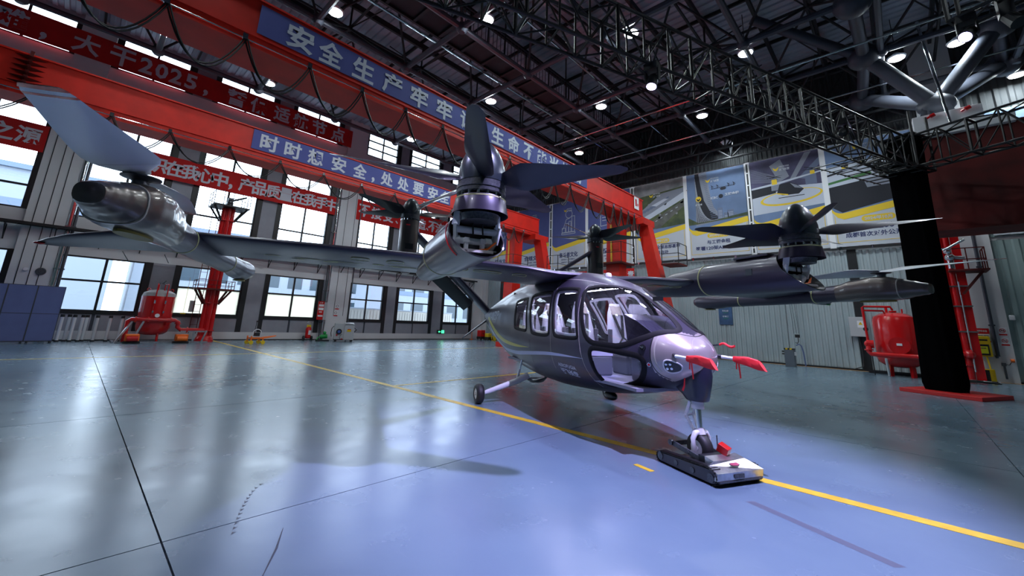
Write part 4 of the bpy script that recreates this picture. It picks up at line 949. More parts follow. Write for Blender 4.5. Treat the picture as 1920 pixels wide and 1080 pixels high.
MB().cyl((-.15, 0, 1.6), (-.32, 0, 5.4), .012, n=5).cyl((.05, 0, 1.6), (-.1, 0, 5.4), .012, n=5).cyl((-.05, 0, 1.6), (-.22, 0, 5.4), .012, n=5).build('chains', CHROME, t)
MB().box(-.12, .08, -.05, .05, 1.4, 1.55).path([(0, 0, 1.4), (.0, 0, 1.2), (-.06, 0, 1.1), (-.12, 0, 1.16)], .02, 6).build('hook', CABLE, t)
MB().path([(-.12, 0, 1.0), (.0, 0, 1.08), (.1, 0, 1.0), (.16, 0, .7), (.2, 0, 0.03)], .03, 8).build('hose', mat('blue_hose', (.10, .14, .28), .5), t, True)
t = thing('wall_poster', 'small dark blue poster on the corrugated wall below the right wing', 'poster', (-7.37, RY-.06, 1.95)); MB().box(-.36, .36, -.012, 0, 0, 1.4).build('sheet', mat('poster_teal', (.05, .13, .30), .6, noise=.6, nscale=1.2), t)
l = MB()
for k, s_ in enumerate(('不带手机', '不吸烟', '不喝酒')): text(l, s_, .12, at(FY, 0, -.016, 1.1-.32*k), width=.34, height=.1, bold=.02)
l.build('text', LETW, t)
l = MB()
for k in range(3): l.box(-.12, .14, -.016, -.012, .98-.32*k, 1.0-.32*k)
l.build('rules', GREEN, t)
# --- yellow eyewash / cabinet on white column
t = thing('notice_board', 'red and white notice board behind the yellow cabinet', 'sign', (2.3, RY-.26, 1.1)); MB().box(-.3, .3, -.02, 0, 0, 1.0).build('board', WHITE, t); MB().box(-.3, .3, -.025, -.02, .78, 1.0).box(-.3, .3, -.025, -.02, .45, .5).build('red_band', REDP, t)
for k in range(3): MB().box(-.24+k*.18, -.1+k*.18, -.028, -.02, .55, .72).build('picture', mat('picture_dark', (.05, .07, .12), .6), t)
l = MB(); text(l, '消防设施操作方法', .1, at(FY, 0, -.03, .89), width=.48, height=.08, bold=.02); l.build('text', WHITE, t)
t = thing('emergency_cabinet', 'bright yellow hanging cabinet with a dark window on the white column', 'cabinet', (2.32, RY-.3, .98)); MB().box(-.24, .24, -.2, 0, 0, .8).build('body', YPLAS, t, bevel=.03)
MB().box(-.18, .16, -.21, -.2, .62, .68).box(-.17, .17, -.215, -.2, .05, .48).build('panel', BLACK, t, bevel=.01); MB().box(-.13, .13, -.222, -.215, .12, .4).build('label_plate', mat('lime_label', (.65, .7, .02), .5), t); l = MB()
text(l, '紧急洗眼', .06, at(FY, 0, -.224, .33), width=.16, height=.04); l.build('text', NAVY, t)
MB().cyl((-.08, -.1, .72), (.08, -.1, .82), .03, n=6).build('handle', BLACK, t)
t = thing('yellow_tray', 'yellow plastic stand on the floor below the yellow cabinet', 'stand', (2.28, RY-.6, 0)); MB().box(-.22, .22, -.1, .1, 0, .5).build('body', YPLAS, t, bevel=.02)
MB().bar((.12, 0, .5), (.1, .15, .98), .04).build('post', YPLAS, t); rb = MB()
for k in range(4): rb.box(-.2+k*.11, -.17+k*.11, -.12, -.1, .05, .4)
rb.build('ribs', YPLAS, t)
t = thing('hose_pile', 'tangled black and white cables on the floor beside the red base plate', 'cables', (1.95, 24.0, .03))
h_ = MB()
for k in range(6): h_.path([(-.35+.75*random.random()+.15*cos(a+k), -.15+.3*random.random()*.3+.14*sin(a*1.3+k), .02+.025*k*.5) for a in [i*.7 for i in range(12)]], .018, 5)
h_.build('cable_coil', CABLE, t); MB().path([(-.3+.1*i, .1*sin(i*1.1), .08) for i in range(9)], .014, 5).build('white_cable', WHITE, t)
for i, (x, z, l) in enumerate(((2.96, 1.82, 'upper red ring prohibition sign on the white column at the right edge'), (2.97, 1.42, 'lower red ring prohibition sign on the white column at the right edge'))):
    t = thing('prohibition_sign', l, 'sign', (x, RY-.225, z)); MB().box(-.12, .12, -.01, 0, 0, .34).build('plate', WHITE, t); MB().box(-.11, .11, -.013, -.01, .02, .08).build('red_band', REDP, t)
    MB().path([(.075*cos(a), -.012, .21+.075*sin(a)) for a in [2*pi*k/18 for k in range(18)]], .009, 5, closed=True).bar((-.05, -.012, .26), (.05, -.012, .16), .014).build('ring', REDP, t); MB().box(-.04, .03, -.013, -.011, .195, .22).box(.03, .045, -.013, -.011, .2, .25).build('symbol', BLACK, t)
for i, (y, z, l) in enumerate(((12.35, 2.0, 'upper prohibition sign on the left concrete column above the grey machine'), (12.3, 1.55, 'lower prohibition sign on the left concrete column above the grey machine'))):
    t = thing('prohibition_sign', l, 'sign', (WX+.23, y, z)); MB().box(0, .01, -.14, .14, 0, .38).build('plate', WHITE, t); MB().box(.01, .014, -.13, .13, .02, .09).build('red_band', REDP, t)
    MB().path([(.014, .08*cos(a), .24+.08*sin(a)) for a in [2*pi*k/18 for k in range(18)]], .01, 5, closed=True).build('ring', BLACK, t)
t = thing('wall_socket_box', 'grey socket box with a red plug at the foot of the column, right edge', 'socket', (2.8, RY-.26, .15)); MB().box(-.06, .06, -.1, 0, .5, .62).box(-.02, .04, -.05, 0, 0, .5).build('body', MECHD, t); MB().cyl((.2, -.05, .72), (.3, -.05, .72), .07, n=10).build('plug', ORANGE, t); MB().path([(.05, -.05, .56), (.15, -.05, .55), (.22, -.05, .68)], .012, 5).build('lead', CABLE, t)
t = thing('wall_speaker', 'small white speaker on the corrugated wall near the right edge', 'speaker', (3.3, RY-.1, 2.55)); MB().box(-.08, .08, -.1, 0, -.1, .1).build('body', WHITE, t, bevel=.03)

# --- left side floor objects
for i in range(4):   # wheeled blue partition panels
    labs_ = ['blue partition panel at the left picture edge', 'blue partition panel second from the left edge', 'blue partition panel third from the left edge', 'blue partition panel nearest the chrome posts']
    a = Vector((-26.12, -3.6, 0)); b_ = Vector((-26.62, -.38, 0)); d = (b_-a)/4; P = a+d*i; L = d.length
    t = thing('partition_panel', labs_[i], 'partition', P, atan2(d.y, d.x), 'wheeled blue partition panels')
    MB().box(.015, L-.015, -.015, .015, .1, 1.2).build('lower_panel', BLUEP, t); MB().box(.015, L-.015, -.015, .015, 1.22, 2.36).build('upper_panel', BLUEP, t)
    MB().box(0, .02, -.02, .02, .06, 2.38).box(L-.02, L, -.02, .02, .06, 2.38).box(0, L, -.02, .02, .06, .1).box(0, L, -.02, .02, 1.2, 1.22).box(0, L, -.02, .02, 2.36, 2.38).build('frame', STEEL_G, t)
    for x in (.08, L-.08): MB().box(x-.02, x+.02, -.18, .18, .05, .08).cyl((x, -.16, .03), (x+.03, -.16, .03), .03, n=10).cyl((x, .16, .03), (x+.03, .16, .03), .03, n=10).build('castor_foot', CABLE, t)
pp = None; ylist = [-.27, -.05, .12, .38, .52, .86, 1.3, 1.72]
for i, y in enumerate(ylist):
    lb = 'chrome post with a black cap, number %s from the blue partition' % ['one', 'two', 'three', 'four', 'five', 'six', 'seven', 'eight'][i]
    lb = lb.replace('number one from', 'nearest to').replace('number eight from the blue partition', 'nearest to the red tank')
    for a_, b_ in (('number two', 'second'), ('number three', 'third'), ('number four', 'fourth'), ('number five', 'fifth'), ('number six', 'sixth'), ('number seven', 'seventh')): lb = lb.replace(a_, b_)
    if pp is None:
        pp = thing('chrome_post', lb, 'post', (-27.5, y, 0), 0, 'row of chrome posts along the window wall')
        MB().cyl((0, 0, .06), (0, 0, 1.13), .06, n=14).build('tube', POLI, pp, True); MB().cyl((0, 0, 1.08), (0, 0, 1.2), .075, .07, n=12).build('cap', CABLE, pp, True); MB().lathe([(.08, 0), (.08, .02), (.07, .06), (.05, .07)], 18).build('foot', CABLE, pp, True)
    else: dup(pp, (-27.5-(.25 if i in (1, 4) else 0), y, 0), label=lb)
t = thing('orange_cart', 'small orange cart with yellow wheels and a steering hoop on the floor', 'cart', (-24.6, 6.75, 0), .1)
f = MB()
for y in (-.28, .28): f.bar((-.25, y, .3), (.25, y, .3), .06)
for x in (-.25, .25): f.bar((x, -.28, .3), (x, .28, .3), .06); f.bar((x, -.28, .12), (x, -.28, .42), .05); f.bar((x, .28, .12), (x, .28, .3), .05)
f.bar((0, .28, .33), (0, 1.0, .42), .05).bar((.25, .28, .3), (.1, .9, .4), .04); f.build('frame', ORANGE, t)
for x, y in ((-.27, -.28), (.27, -.28), (-.27, .28), (.27, .28)): MB().cyl((x-.04, y, .1), (x+.04, y, .1), .1, n=14).build('wheel', YPLAS, t, True)
MB().path([(.0, .05+.2*cos(a), .55+.2*sin(a)) for a in [pi*i/9 for i in range(-1, 11)]], .02, 6).build('hoop', WHITE, t); MB().bar((0, -.1, .4), (0, -.05, 1.15), .02).box(-.04, .04, -.06, .0, 1.12, 1.18).box(-.1, .1, -.05, .15, .4, .58).build('column', BLACK, t)
t = thing('fire_extinguisher', 'wheeled red fire extinguisher under the window left of the white column', 'extinguisher', (-27.75, 10.55, 0))
MB().lathe([(.12, .12), (.17, .16), (.17, .72), (.12, .82), (.05, .86)], 20).build('cylinder', REDP, t, True); MB().box(-.05, .05, -.12, .12, .82, .96).build('neck', YPLAS, t); MB().path([(0, .13*cos(a), 1.02+.12*sin(a)) for a in [pi*i/8 for i in range(9)]], .015, 6).build('hoop', CHROME, t)
for y in (-.24, .24): MB().cyl((0, y-.04, .14), (0, y+.04, .14), .14, n=16).build('wheel', TYRE, t, True)
MB().box(.165, .18, -.05, .1, .35, .62).build('label_plate', WHITE, t)
t = thing('wall_cabinet', 'grey wall cabinet with a red and white instruction panel beside the white column', 'cabinet', (-28.0, 11.35, 1.3)); MB().box(-.15, .1, -.2, .25, 0, 1.15).build('body', GREYB, t, bevel=.01); MB().box(.1, .11, -.35, .05, .0, 1.2).build('instruction_panel', REDP, t); MB().box(.11, .115, -.3, .02, .62, .78).box(.11, .115, -.3, .02, .85, 1.0).box(.11, .115, -.3, .02, .2, .3).build('white_fields', WHITE, t)
l = MB(); text(l, '消防', .12, at(FX, .113, -.15, .5), width=.22, height=.1, bold=.02); text(l, '119', .1, at(FX, .113, -.15, 1.1), width=.2, height=.08, bold=.02); l.build('text', WHITE, t)
MB().path([(.0, 0, 0), (0, .05, -.15), (0, -.1, -.2), (0, .15, -.12)], .02, 6).build('cables', CABLE, t)
# grey test machine
t = thing('test_machine', 'grey wheeled machine cabinet with a sloping control panel at the white column', 'machine', (-26.3, 12.25, 0), -.35)
MB().box(-.35, .35, -.05, .55, .12, 1.0).add([(-.35, -.05, 1.0), (.35, -.05, 1.0), (.35, .55, 1.0), (-.35, .55, 1.0), (-.3, -.02, 1.18), (.38, -.02, 1.08), (.38, .52, 1.08), (-.3, .52, 1.18)], [(0, 1, 5, 4), (1, 2, 6, 5), (2, 3, 7, 6), (3, 0, 4, 7), (4, 5, 6, 7)]).build('cabinet', GREYB, t)
MB().box(-.3, .3, -.62, -.05, .15, 1.12).build('side_cabinet', GREYB, t)
MB().box(-.26, .36, .02, .48, 1.12, 1.15, Matrix.Rotation(.0, 4, 'X')).build('control_panel', WHITE, t); MB().box(0, .3, .06, .25, 1.15, 1.16).build('screen', BLUEP, t)
MB().cyl((.3, -.35, .62), (.36, -.35, .62), .17, n=18).build('fan', BLACK, t, True); MB().cyl((.36, -.35, .62), (.38, -.35, .62), .09, n=14).build('fan_hub', mat('blue_dial', (.05, .12, .45), .5), t)
MB().box(.35, .36, .12, .36, .62, .74).build('warning_label', YPLAS, t); MB().box(.35, .36, .14, .34, .74, .79).build('red_label', REDP, t)
MB().box(.3, .33, -.5, -.42, .35, .48).box(.3, .33, -.2, -.1, .12, .2).build('red_switch', REDP, t)
MB().path([(.32, -.2, .12), (.38, -.3, .25), (.36, -.25, .4), (.34, -.15, .45)], .012, 5).path([(.0, -.66, .95), (.1, -.78, .8), (.1, -.8, .5), (0, -.75, .3)], .02, 5).path([(.0, .6, .85), (.05, .72, .75), (0, .6, .6)], .03, 6).build('hose', CABLE, t, True)
for x, y in ((-.28, -.5), (.28, -.5), (-.28, .45), (.28, .45)): MB().cyl((x, y, .06), (x+.05, y, .06), .06, n=12).build('castor', TYRE, t)
MB().box(-.33, .33, -.62, .5, .1, .14).build('base', BLACK, t)
t = thing('green_pump', 'small green pump and hoses left of the grey machine', 'pump', (-26.9, 11.15, 0)); MB().cyl((-.1, -.1, .25), (.1, .25, .3), .13, n=12).ball((0, .1, .5), .1).build('body', GREEN, t, True); MB().box(-.2, .2, -.35, .35, 0, .08).build('base', BLACK, t); MB().path([(0, -.1, .3), (0, -.3, .2), (.1, -.4, .08)], .035, 6).build('hose', GREEN, t, True)
t = thing('exit_sign', 'small glowing green exit sign low on the window wall', 'sign', (WX+.12, 21.35, .62)); MB().box(0, .05, -.38, .38, -.14, .14).build('box', BLACK, t); MB().box(.05, .055, .06, .34, -.12, .12).build('lit_panel', EXITG, t)
MB(at(FX, .056, 0, 0)).prism([(-.28, 0), (-.16, .08), (-.16, .03), (-.04, .03), (-.04, -.03), (-.16, -.03), (-.16, -.08)], 0, .002).build('arrow', EXITG, t); MB(at(FX, .056, .2, 0)).prism([(-.05, -.1), (-.01, -.02), (-.06, .02), (0, .08), (.05, .02), (.02, -.02), (.07, -.1), (.03, -.1), (0, -.04), (-.02, -.1)], 0, .002).build('running_figure', WHITE, t)
for lab, x, y, m1, m2, s in (('red and black generator case in the far left corner', -27.0, 24.9, REDP, CABLE, (.5, .5, .85)), ('yellow toolbox on wheels beside the red generator', -26.3, 25.1, YPLAS, CABLE, (.45, .4, .6))):
    t = thing('equipment_case', lab, 'case', (x, y, 0)); MB().box(-s[0]/2, s[0]/2, -s[1]/2, s[1]/2, .12, s[2]).build('body', m1, t, bevel=.02); MB().box(-s[0]/2-.02, s[0]/2+.02, -s[1]/2-.02, s[1]/2+.02, .1, .3).box(s[0]/2, s[0]/2+.02, -.05, .05, s[2]*.6, s[2]*.7).build('trim', m2, t)
    for a in (-1, 1):
        for b_ in (-1, 1): MB().cyl((a*s[0]*.35, b_*s[1]*.4-.02, .06), (a*s[0]*.35, b_*s[1]*.4+.02, .06), .06, n=10).build('wheel', TYRE, t)
t = thing('cable_reel', 'small yellow cable reel right of the yellow toolbox', 'reel', (-25.6, 25.1, 0)); MB().cyl((-.1, 0, .22), (.1, 0, .22), .12, n=14).build('drum', CABLE, t, True); MB().cyl((-.12, 0, .22), (-.1, 0, .22), .2, n=16).cyl((.1, 0, .22), (.12, 0, .22), .2, n=16).box(-.15, .15, -.12, .12, 0, .03).build('flange', YPLAS, t)
t = thing('warning_post', 'thin orange post on a base left of the red generator', 'post', (-27.55, 24.3, 0)); MB().cyl((0, 0, .04), (0, 0, .85), .025, n=8).build('post', ORANGE, t); MB().cyl((0, 0, 0), (0, 0, .05), .18, n=14).build('base', ORANGE, t)
# ================================================================== AIRCRAFT
AC = thing('evtol_aircraft', 'dark purple-grey tilt-rotor air taxi with V tail parked across the yellow line', 'aircraft', AO, AYAW)
ST = [(-4.55,1.88,1.66,.06,1.77),(-4.0,2.00,1.42,.17,1.72),(-3.2,2.16,1.15,.31,1.65),(-2.1,2.37,.87,.50,1.55),(-0.8,2.55,.62,.71,1.42),(0.5,2.63,.52,.83,1.32),(1.2,2.61,.51,.86,1.28),(1.9,2.53,.54,.86,1.26),(2.5,2.39,.58,.84,1.25),(3.1,2.16,.66,.77,1.24),(3.6,1.89,.78,.63,1.24),(3.85,1.73,.86,.52,1.25),(4.05,1.58,.94,.41,1.26),(4.20,1.46,1.03,.29,1.27),(4.29,1.37,1.11,.17,1.26),(4.33,1.27,1.22,.02,1.25)]
def fprm(x):
    x = min(max(x, ST[0][0]), ST[-1][0]); i = 0
    while i < len(ST)-2 and ST[i+1][0] < x: i += 1
    h = ST[i+1][0]-ST[i][0]; t = (x-ST[i][0])/h
    def sl(j):
        o = []
        for c in range(5):
            if j == 0: o.append((ST[1][c]-ST[0][c])/(ST[1][0]-ST[0][0])); continue
            if j == len(ST)-1: o.append((ST[-1][c]-ST[-2][c])/(ST[-1][0]-ST[-2][0])); continue
            a = (ST[j][c]-ST[j-1][c])/(ST[j][0]-ST[j-1][0]); b = (ST[j+1][c]-ST[j][c])/(ST[j+1][0]-ST[j][0])
            o.append(2*a*b/(a+b) if a*b > 0 else 0)
        return o
    m0, m1 = sl(i), sl(i+1)
    return [ST[i][c]*(2*t**3-3*t*t+1)+m0[c]*h*(t**3-2*t*t+t)+ST[i+1][c]*(-2*t**3+3*t*t)+m1[c]*h*(t**3-t*t) for c in range(5)]
_pc = {}
def pc(x):
    k = round(x, 4)
    if k not in _pc: _pc[k] = fprm(x)
    return _pc[k]
def sp(x, e, side, off=0.):
    """fuselage point: station x, elevation angle e (deg), side -1 starboard / +1 port, lifted by off along the normal"""
    _, zt, zb, w, zm = pc(x); a = radians(e); c, s = cos(a), sin(a); n = 2.15 if s >= 0 else 2.2
    y = w*max(c, 0)**(2/n); z = zm+((zt-zm) if s >= 0 else (zm-zb))*(1 if s >= 0 else -1)*abs(s)**(2/n)
    p = Vector((x, side*y, z))
    if off:
        q = .01
        a1 = sp(min(x+q, 4.329), e, side)-sp(max(x-q, -4.54), e, side); e1 = min(e+.8, 89.9); e0 = max(e-.8, -89.9); a2 = sp(x, e1, side)-sp(x, e0, side)
        nn = a1.cross(a2); nn.normalize()
        if nn.y*side < 0: nn = -nn
        p = p+nn*off
    return p
def elev(x, y, z):
    _, zt, zb, w, zm = pc(x); n = 2.15 if z >= zm else 2.2; h = (zt-zm) if z >= zm else (zm-zb)
    return math.degrees(atan2((1 if z >= zm else -1)*(abs(z-zm)/h)**(n/2), (min(abs(y)/w, 1))**(n/2)))
def chaikin(P, k=2, closed=True):
    for _ in range(k):
        Q = []
        n = len(P)
        for i in range(n if closed else n-1):
            a, b = P[i], P[(i+1) % n]; Q += [(a[0]*.75+b[0]*.25, a[1]*.75+b[1]*.25), (a[0]*.25+b[0]*.75, a[1]*.25+b[1]*.75)]
        if not closed: Q = [P[0]]+Q+[P[-1]]
        P = Q
    return P
def pip(x, y, P):
    c = False; j = len(P)-1
    for i in range(len(P)):
        if (P[i][1] > y) != (P[j][1] > y) and x < (P[j][0]-P[i][0])*(y-P[i][1])/(P[j][1]-P[i][1])+P[i][0]: c = not c
        j = i
    return c
HIT = dict(
 front=[(2.421,-.56,2.157),(2.504,-.481,2.214),(2.80,-.33,2.225),(3.037,-.14,2.185),(3.225,-.07,2.10),(3.57,-.07,1.905),(3.97,-.07,1.64),(4.05,-.17,1.555),(3.935,-.36,1.541),(3.783,-.517,1.455),(3.522,-.652,1.337),(3.253,-.734,1.344),(2.87,-.801,1.363),(2.691,-.779,1.646),(2.539,-.678,1.955)],
 w2=[(1.563,-.634,2.2),(1.694,-.606,2.228),(2.227,-.563,2.2),(2.287,-.574,2.174),(2.369,-.681,1.995),(2.644,-.819,1.453),(2.602,-.829,1.39),(1.981,-.856,1.398),(1.877,-.854,1.447),(1.682,-.747,1.959)],
 w3=[(.608,-.66,2.171),(1.425,-.651,2.183),(1.495,-.671,2.143),(1.732,-.852,1.468),(1.661,-.857,1.397),(1.013,-.854,1.414),(.921,-.848,1.471),(.615,-.713,2.056)],
 w4=[(-.30,-.641,2.05),(.391,-.679,2.115),(.705,-.837,1.477),(.619,-.834,1.452),(-.087,-.783,1.489)],
 low=[(2.918,-.798,1.252),(3.043,-.778,1.299),(3.653,-.61,1.259),(3.779,-.554,1.232),(3.813,-.524,1.139),(3.74,-.485,.998),(3.59,-.447,.892),(3.28,-.47,.803),(2.998,-.521,.768),(2.978,-.656,.875),(2.947,-.783,1.118)])
def soft(P):
    Q = []; n = len(P)
    for i in range(n):
        a, b = P[i], P[(i+1) % n]; d = hypot((b[0]-a[0])*1.0, (b[1]-a[1])/55.); f_ = min(.5, .05/max(d, 1e-3))*.9
        Q += [(a[0]+(b[0]-a[0])*f_, a[1]+(b[1]-a[1])*f_), (b[0]-(b[0]-a[0])*f_, b[1]-(b[1]-a[1])*f_)]
    return chaikin(Q, 1)
WIN = {k: (soft if k == 'w4' else chaikin)([(p[0], elev(*p)) for p in v]) for k, v in HIT.items()}
nx, ne = 290, 88
XS = [-4.55+(4.33+4.55)*(1-(1-i/nx)**1.25) for i in range(nx+1)]; ES = [-90+180*j/ne for j in range(ne+1)]
def shell(inset=0):
    cells = {'body': [], 'front': [], 'w2': [], 'w3': [], 'w4': [], 'low': [], 'nose': []}
    bb = {k: (min(p[0] for p in P), max(p[0] for p in P), min(p[1] for p in P), max(p[1] for p in P)) for k, P in WIN.items()}
    for i in range(nx):
        x = (XS[i]+XS[i+1])/2
        for j in range(ne):
            e = (ES[j]+ES[j+1])/2; key = 'body'
            for k, P in WIN.items():
                b = bb[k]
                if b[0] <= x <= b[1] and b[2] <= e <= b[3] and pip(x, e, P): key = k; break
            cells[key].append((i, j))
    return cells
cells = shell()
NOSEX = lambda e: 3.885+(0 if e < 30 else (e-30)*.0041)+(0 if e > -25 else (-25-e)*.003)
def mk(cl, sides, off=0., wrapname=None):
    mb = MB()
    for side in sides:
        idx = {}
        for (i, j) in cl:
            q = []
            for (a, b) in ((i, j), (i+1, j), (i+1, j+1), (i, j+1)):
                k = (a, b)
                if k not in idx: idx[k] = len(mb.v); mb.v.append(tuple(sp(XS[a], ES[b], side, off)))
                q.append(idx[k])
            mb.f.append(tuple(q if side < 0 else q[::-1]))
    return mb
def weld(o, d=.0006):
    b = bmesh.new(); b.from_mesh(o.data); bmesh.ops.remove_doubles(b, verts=b.verts, dist=d); bmesh.ops.recalc_face_normals(b, faces=b.faces); b.to_mesh(o.data); b.free()
body = [c for c in cells['body'] if (XS[c[0]]+XS[c[0]+1])/2 < NOSEX((ES[c[1]]+ES[c[1]+1])/2) or (ES[c[1]]+ES[c[1]+1])/2 < -62]
nose = [c for c in cells['body'] if c not in set(body)]
fus = mk(body, (-1, 1)).build('fuselage', PAINT, AC, True); weld(fus)
o = mk(nose, (-1, 1)).build('nose_cone', PAINT_N, AC, True); weld(o)
lin = mk([c for c in body if -0.9 < XS[c[0]] < 3.75 and not (ES[c[1]] > 86)], (-1, 1), -.035).build('cabin_liner', DARKIN, AC, True)
for k, nm in (('front', 'windscreen'), ('w2', 'door_window'), ('w3', 'cabin_window'), ('w4', 'rear_window'), ('low', 'lower_window')):
    for s in (-1, 1): mk(cells[k], (s,), -.004).build(nm, CANOPY, AC, True, fixn=False)
def ribbon(P, side, w, off, name, m_, par=AC, closed=True, th=.006, dens=.035):
    # densify in (x,e)
    Q = []; n = len(P)
    for i in range(n if closed else n-1):
        a, b = P[i], P[(i+1) % n]; L = (sp(b[0], b[1], side)-sp(a[0], a[1], side)).length; k = max(1, int(L/dens))
        for t in range(k): Q.append((a[0]+(b[0]-a[0])*t/k, a[1]+(b[1]-a[1])*t/k))
    if not closed: Q.append(P[-1])
    pts = [sp(q[0], q[1], side) for q in Q]; nr = [(sp(q[0], q[1], side, .01)-p).normalized() for q, p in zip(Q, pts)]
    rs = []; n = len(pts)
    for i in range(n):
        d = (pts[(i+1) % n]-pts[i-1]) if closed else (pts[min(i+1, n-1)]-pts[max(i-1, 0)])
        d.normalize(); s_ = d.cross(nr[i]); s_.normalize(); c = pts[i]+nr[i]*off
        rs.append([c-s_*w/2-nr[i]*th, c-s_*w/2+nr[i]*.0, c-s_*w*.3+nr[i]*th*.6, c+s_*w*.3+nr[i]*th*.6, c+s_*w/2, c+s_*w/2-nr[i]*th])
    if closed: rs.append(rs[0])
    return MB().rings(rs, cap=not closed, wrap=True).build(name, m_, par, True)
for s in (-1, 1):
    for k in WIN: ribbon(WIN[k], s, .075 if k in ('front', 'low') else .06, .004, 'window_seal', SEAL, th=.01)
    for k in ('w2', 'w3'):   # pale inner reveal inside the cabin windows
        cx = sum(p[0] for p in WIN[k])/len(WIN[k]); ce = sum(p[1] for p in WIN[k])/len(WIN[k])
        ribbon([(cx+(p[0]-cx)*.93, ce+(p[1]-ce)*.90) for p in WIN[k]], s, .05, -.03, 'window_reveal', LINER, th=.02)
def seam(P, side, w=.007, m_=SEAM, sm=2, closed=False): ribbon(chaikin(P, sm, closed), side, w, .0015, 'panel_seam', m_, closed=closed, th=.002, dens=.06)
for s in (-1, 1):
    seam([(3.89, 38), (3.885, 10), (3.89, -10), (3.93, -35), (4.0, -52)], s, .012, CARBON)
    seam([(3.93, 40), (4.03, 55), (4.12, 75), (4.14, 90)], s, .012, CARBON)
    seam([(3.94, 35), (3.93, 10), (3.94, -10), (3.97, -30)], s, .022, SEAM); seam([(2.5, 60), (2.38, 58), (2.45, 40), (2.7, 5), (2.78, -20), (2.82, -55)], s)
    seam([(1.45, 58), (1.6, 40), (1.80, 5), (1.82, -30)], s); seam([(.9, -30), (.9, 0)], s, .006, CARBON)
    seam([(-1.5, 62), (.0, 60), (1.2, 60), (2.0, 62), (2.6, 66), (3.0, 74)], s, .01)
    for dx in (0, .06): seam([(4.15+dx*0, 88-dx*200), (4.31, 30)], s, .006, SEAM, 1)
# livery stripes
def stripe(up_, lo_, side, name, m_):
    U = chaikin([(p[0], elev(*p)) for p in up_], 2, False); L = chaikin([(p[0], elev(*p)) for p in lo_], 2, False); n = 48
    def samp(P, t):
        f_ = t*(len(P)-1); i = min(int(f_), len(P)-2); q = f_-i; return (P[i][0]+(P[i+1][0]-P[i][0])*q, P[i][1]+(P[i+1][1]-P[i][1])*q)
    mb = MB(); rs = []
    for k in range(n+1):
        a, b = samp(U, k/n), samp(L, k/n); rs.append([sp(a[0]+(b[0]-a[0])*v/4, a[1]+(b[1]-a[1])*v/4, side, .003) for v in range(5)])
    mb.rings(rs, cap=False, wrap=False).build(name, m_, AC, True, fixn=False)
for s in (-1, 1):
    stripe([(-3.4, -.25, 1.62), (-2.5, -.40, 1.25), (-1.602, -.5, 1.07), (-.254, -.706, 1.015), (.6, -.8, 1.07), (1.511, -.85, 1.131), (2.1, -.85, 1.14), (2.768, -.807, 1.119)],
           [(-3.4, -.25, 1.50), (-2.5, -.38, 1.14), (-1.5, -.48, .99), (-.1, -.70, .94), (.6, -.78, 1.0), (1.4, -.85, 1.06), (2.0, -.84, 1.095), (2.768, -.807, 1.117)], s, 'white_stripe', mat('pale_lilac_livery', (.50, .54, .75), .4))
    stripe([(-3.5, -.25, 1.75), (-2.299, -.448, 1.42), (-1.155, -.641, 1.235), (-.119, -.766, 1.17), (.841, -.84, 1.152)], [(-3.5, -.25, 1.66), (-2.5, -.4, 1.32), (-1.4, -.6, 1.15), (.0, -.78, 1.10), (.841, -.84, 1.150)], s, 'yellow_stripe', mat('yellow_livery', (.62, .56, .12), .4))
def side_text(s_, x0, x1, z0, z1, slope, m_, name='lettering', bold=.02, italic=0.):
    v, f = text_data(s_, 1., bold, .0)
    X = [p[0] for p in v]; Y = [p[1] for p in v]; a, b, c, d = min(X), max(X), min(Y), max(Y); mb = MB(); vs = []
    for p in v:
        x = x0+(p[0]-a)/(b-a)*(x1-x0); z = z0+(p[1]-c)/(d-c)*(z1-z0)+slope*(x-x0)
        _, zt, zb, w, zm = pc(x); n = 2.15 if z >= zm else 2.2; h = (zt-zm) if z >= zm else (zm-zb)
        y = w*max(0, 1-(abs(z-zm)/h)**n)**(1/n); e = elev(x, y, z); vs.append(sp(x, e, -1, .004))
    mb.add(vs, f); return mb.build(name, m_, AC, fixn=False)
side_text('AEROFUGIA', 1.98, 2.50, .935, .99, -.03, LETW); side_text('沃飞长空', 2.0, 2.48, .825, .915, -.04, LETW, bold=.04)
side_text('B-1EJP', -3.3, -1.85, 1.56, 1.86, .02, LETW, bold=-.005)
# roof antennas, probe, sensor, emblem
for x in (1.1, 2.33):
    MB(Matrix.Translation(sp(x, 88, -1))).lathe([(.055, -.01), (.055, .03), (.045, .055), (.02, .062)], 18).build('roof_beacon', WHITE, AC, True)
pb = MB(); c = sp(3.80, 10, -1, .004); nrm = (sp(3.80, 10, -1, .05)-sp(3.80, 10, -1)).normalized(); pb.cyl(c, c+nrm*.012, .038, n=20).build('sensor_port', CARBON, AC)
MB().cyl(c, c+nrm*.022, .015, n=12).cyl(c+nrm*.02, c+nrm*.03+Vector((-.06, 0, .01)), .006, n=6).build('angle_probe', CHROME, AC, True)
c = sp(3.86, -14, -1, .003); nrm = (sp(3.86, -14, -1, .05)-sp(3.86, -14, -1)).normalized(); R_ = nrm.to_track_quat('Z', 'Y').to_matrix().to_4x4(); fm = MB(Matrix.Translation(c) @ R_)
for k in range(8): a = k*pi/4; fm.cyl((.022*cos(a), .022*sin(a), 0), (.022*cos(a), .022*sin(a), .004), .006, n=6)
fm.build('static_port_ring', LETW, AC); MB(Matrix.Translation(c) @ R_).cyl((0, 0, 0), (0, 0, .005), .012, n=10).build('static_port', REDC, AC)
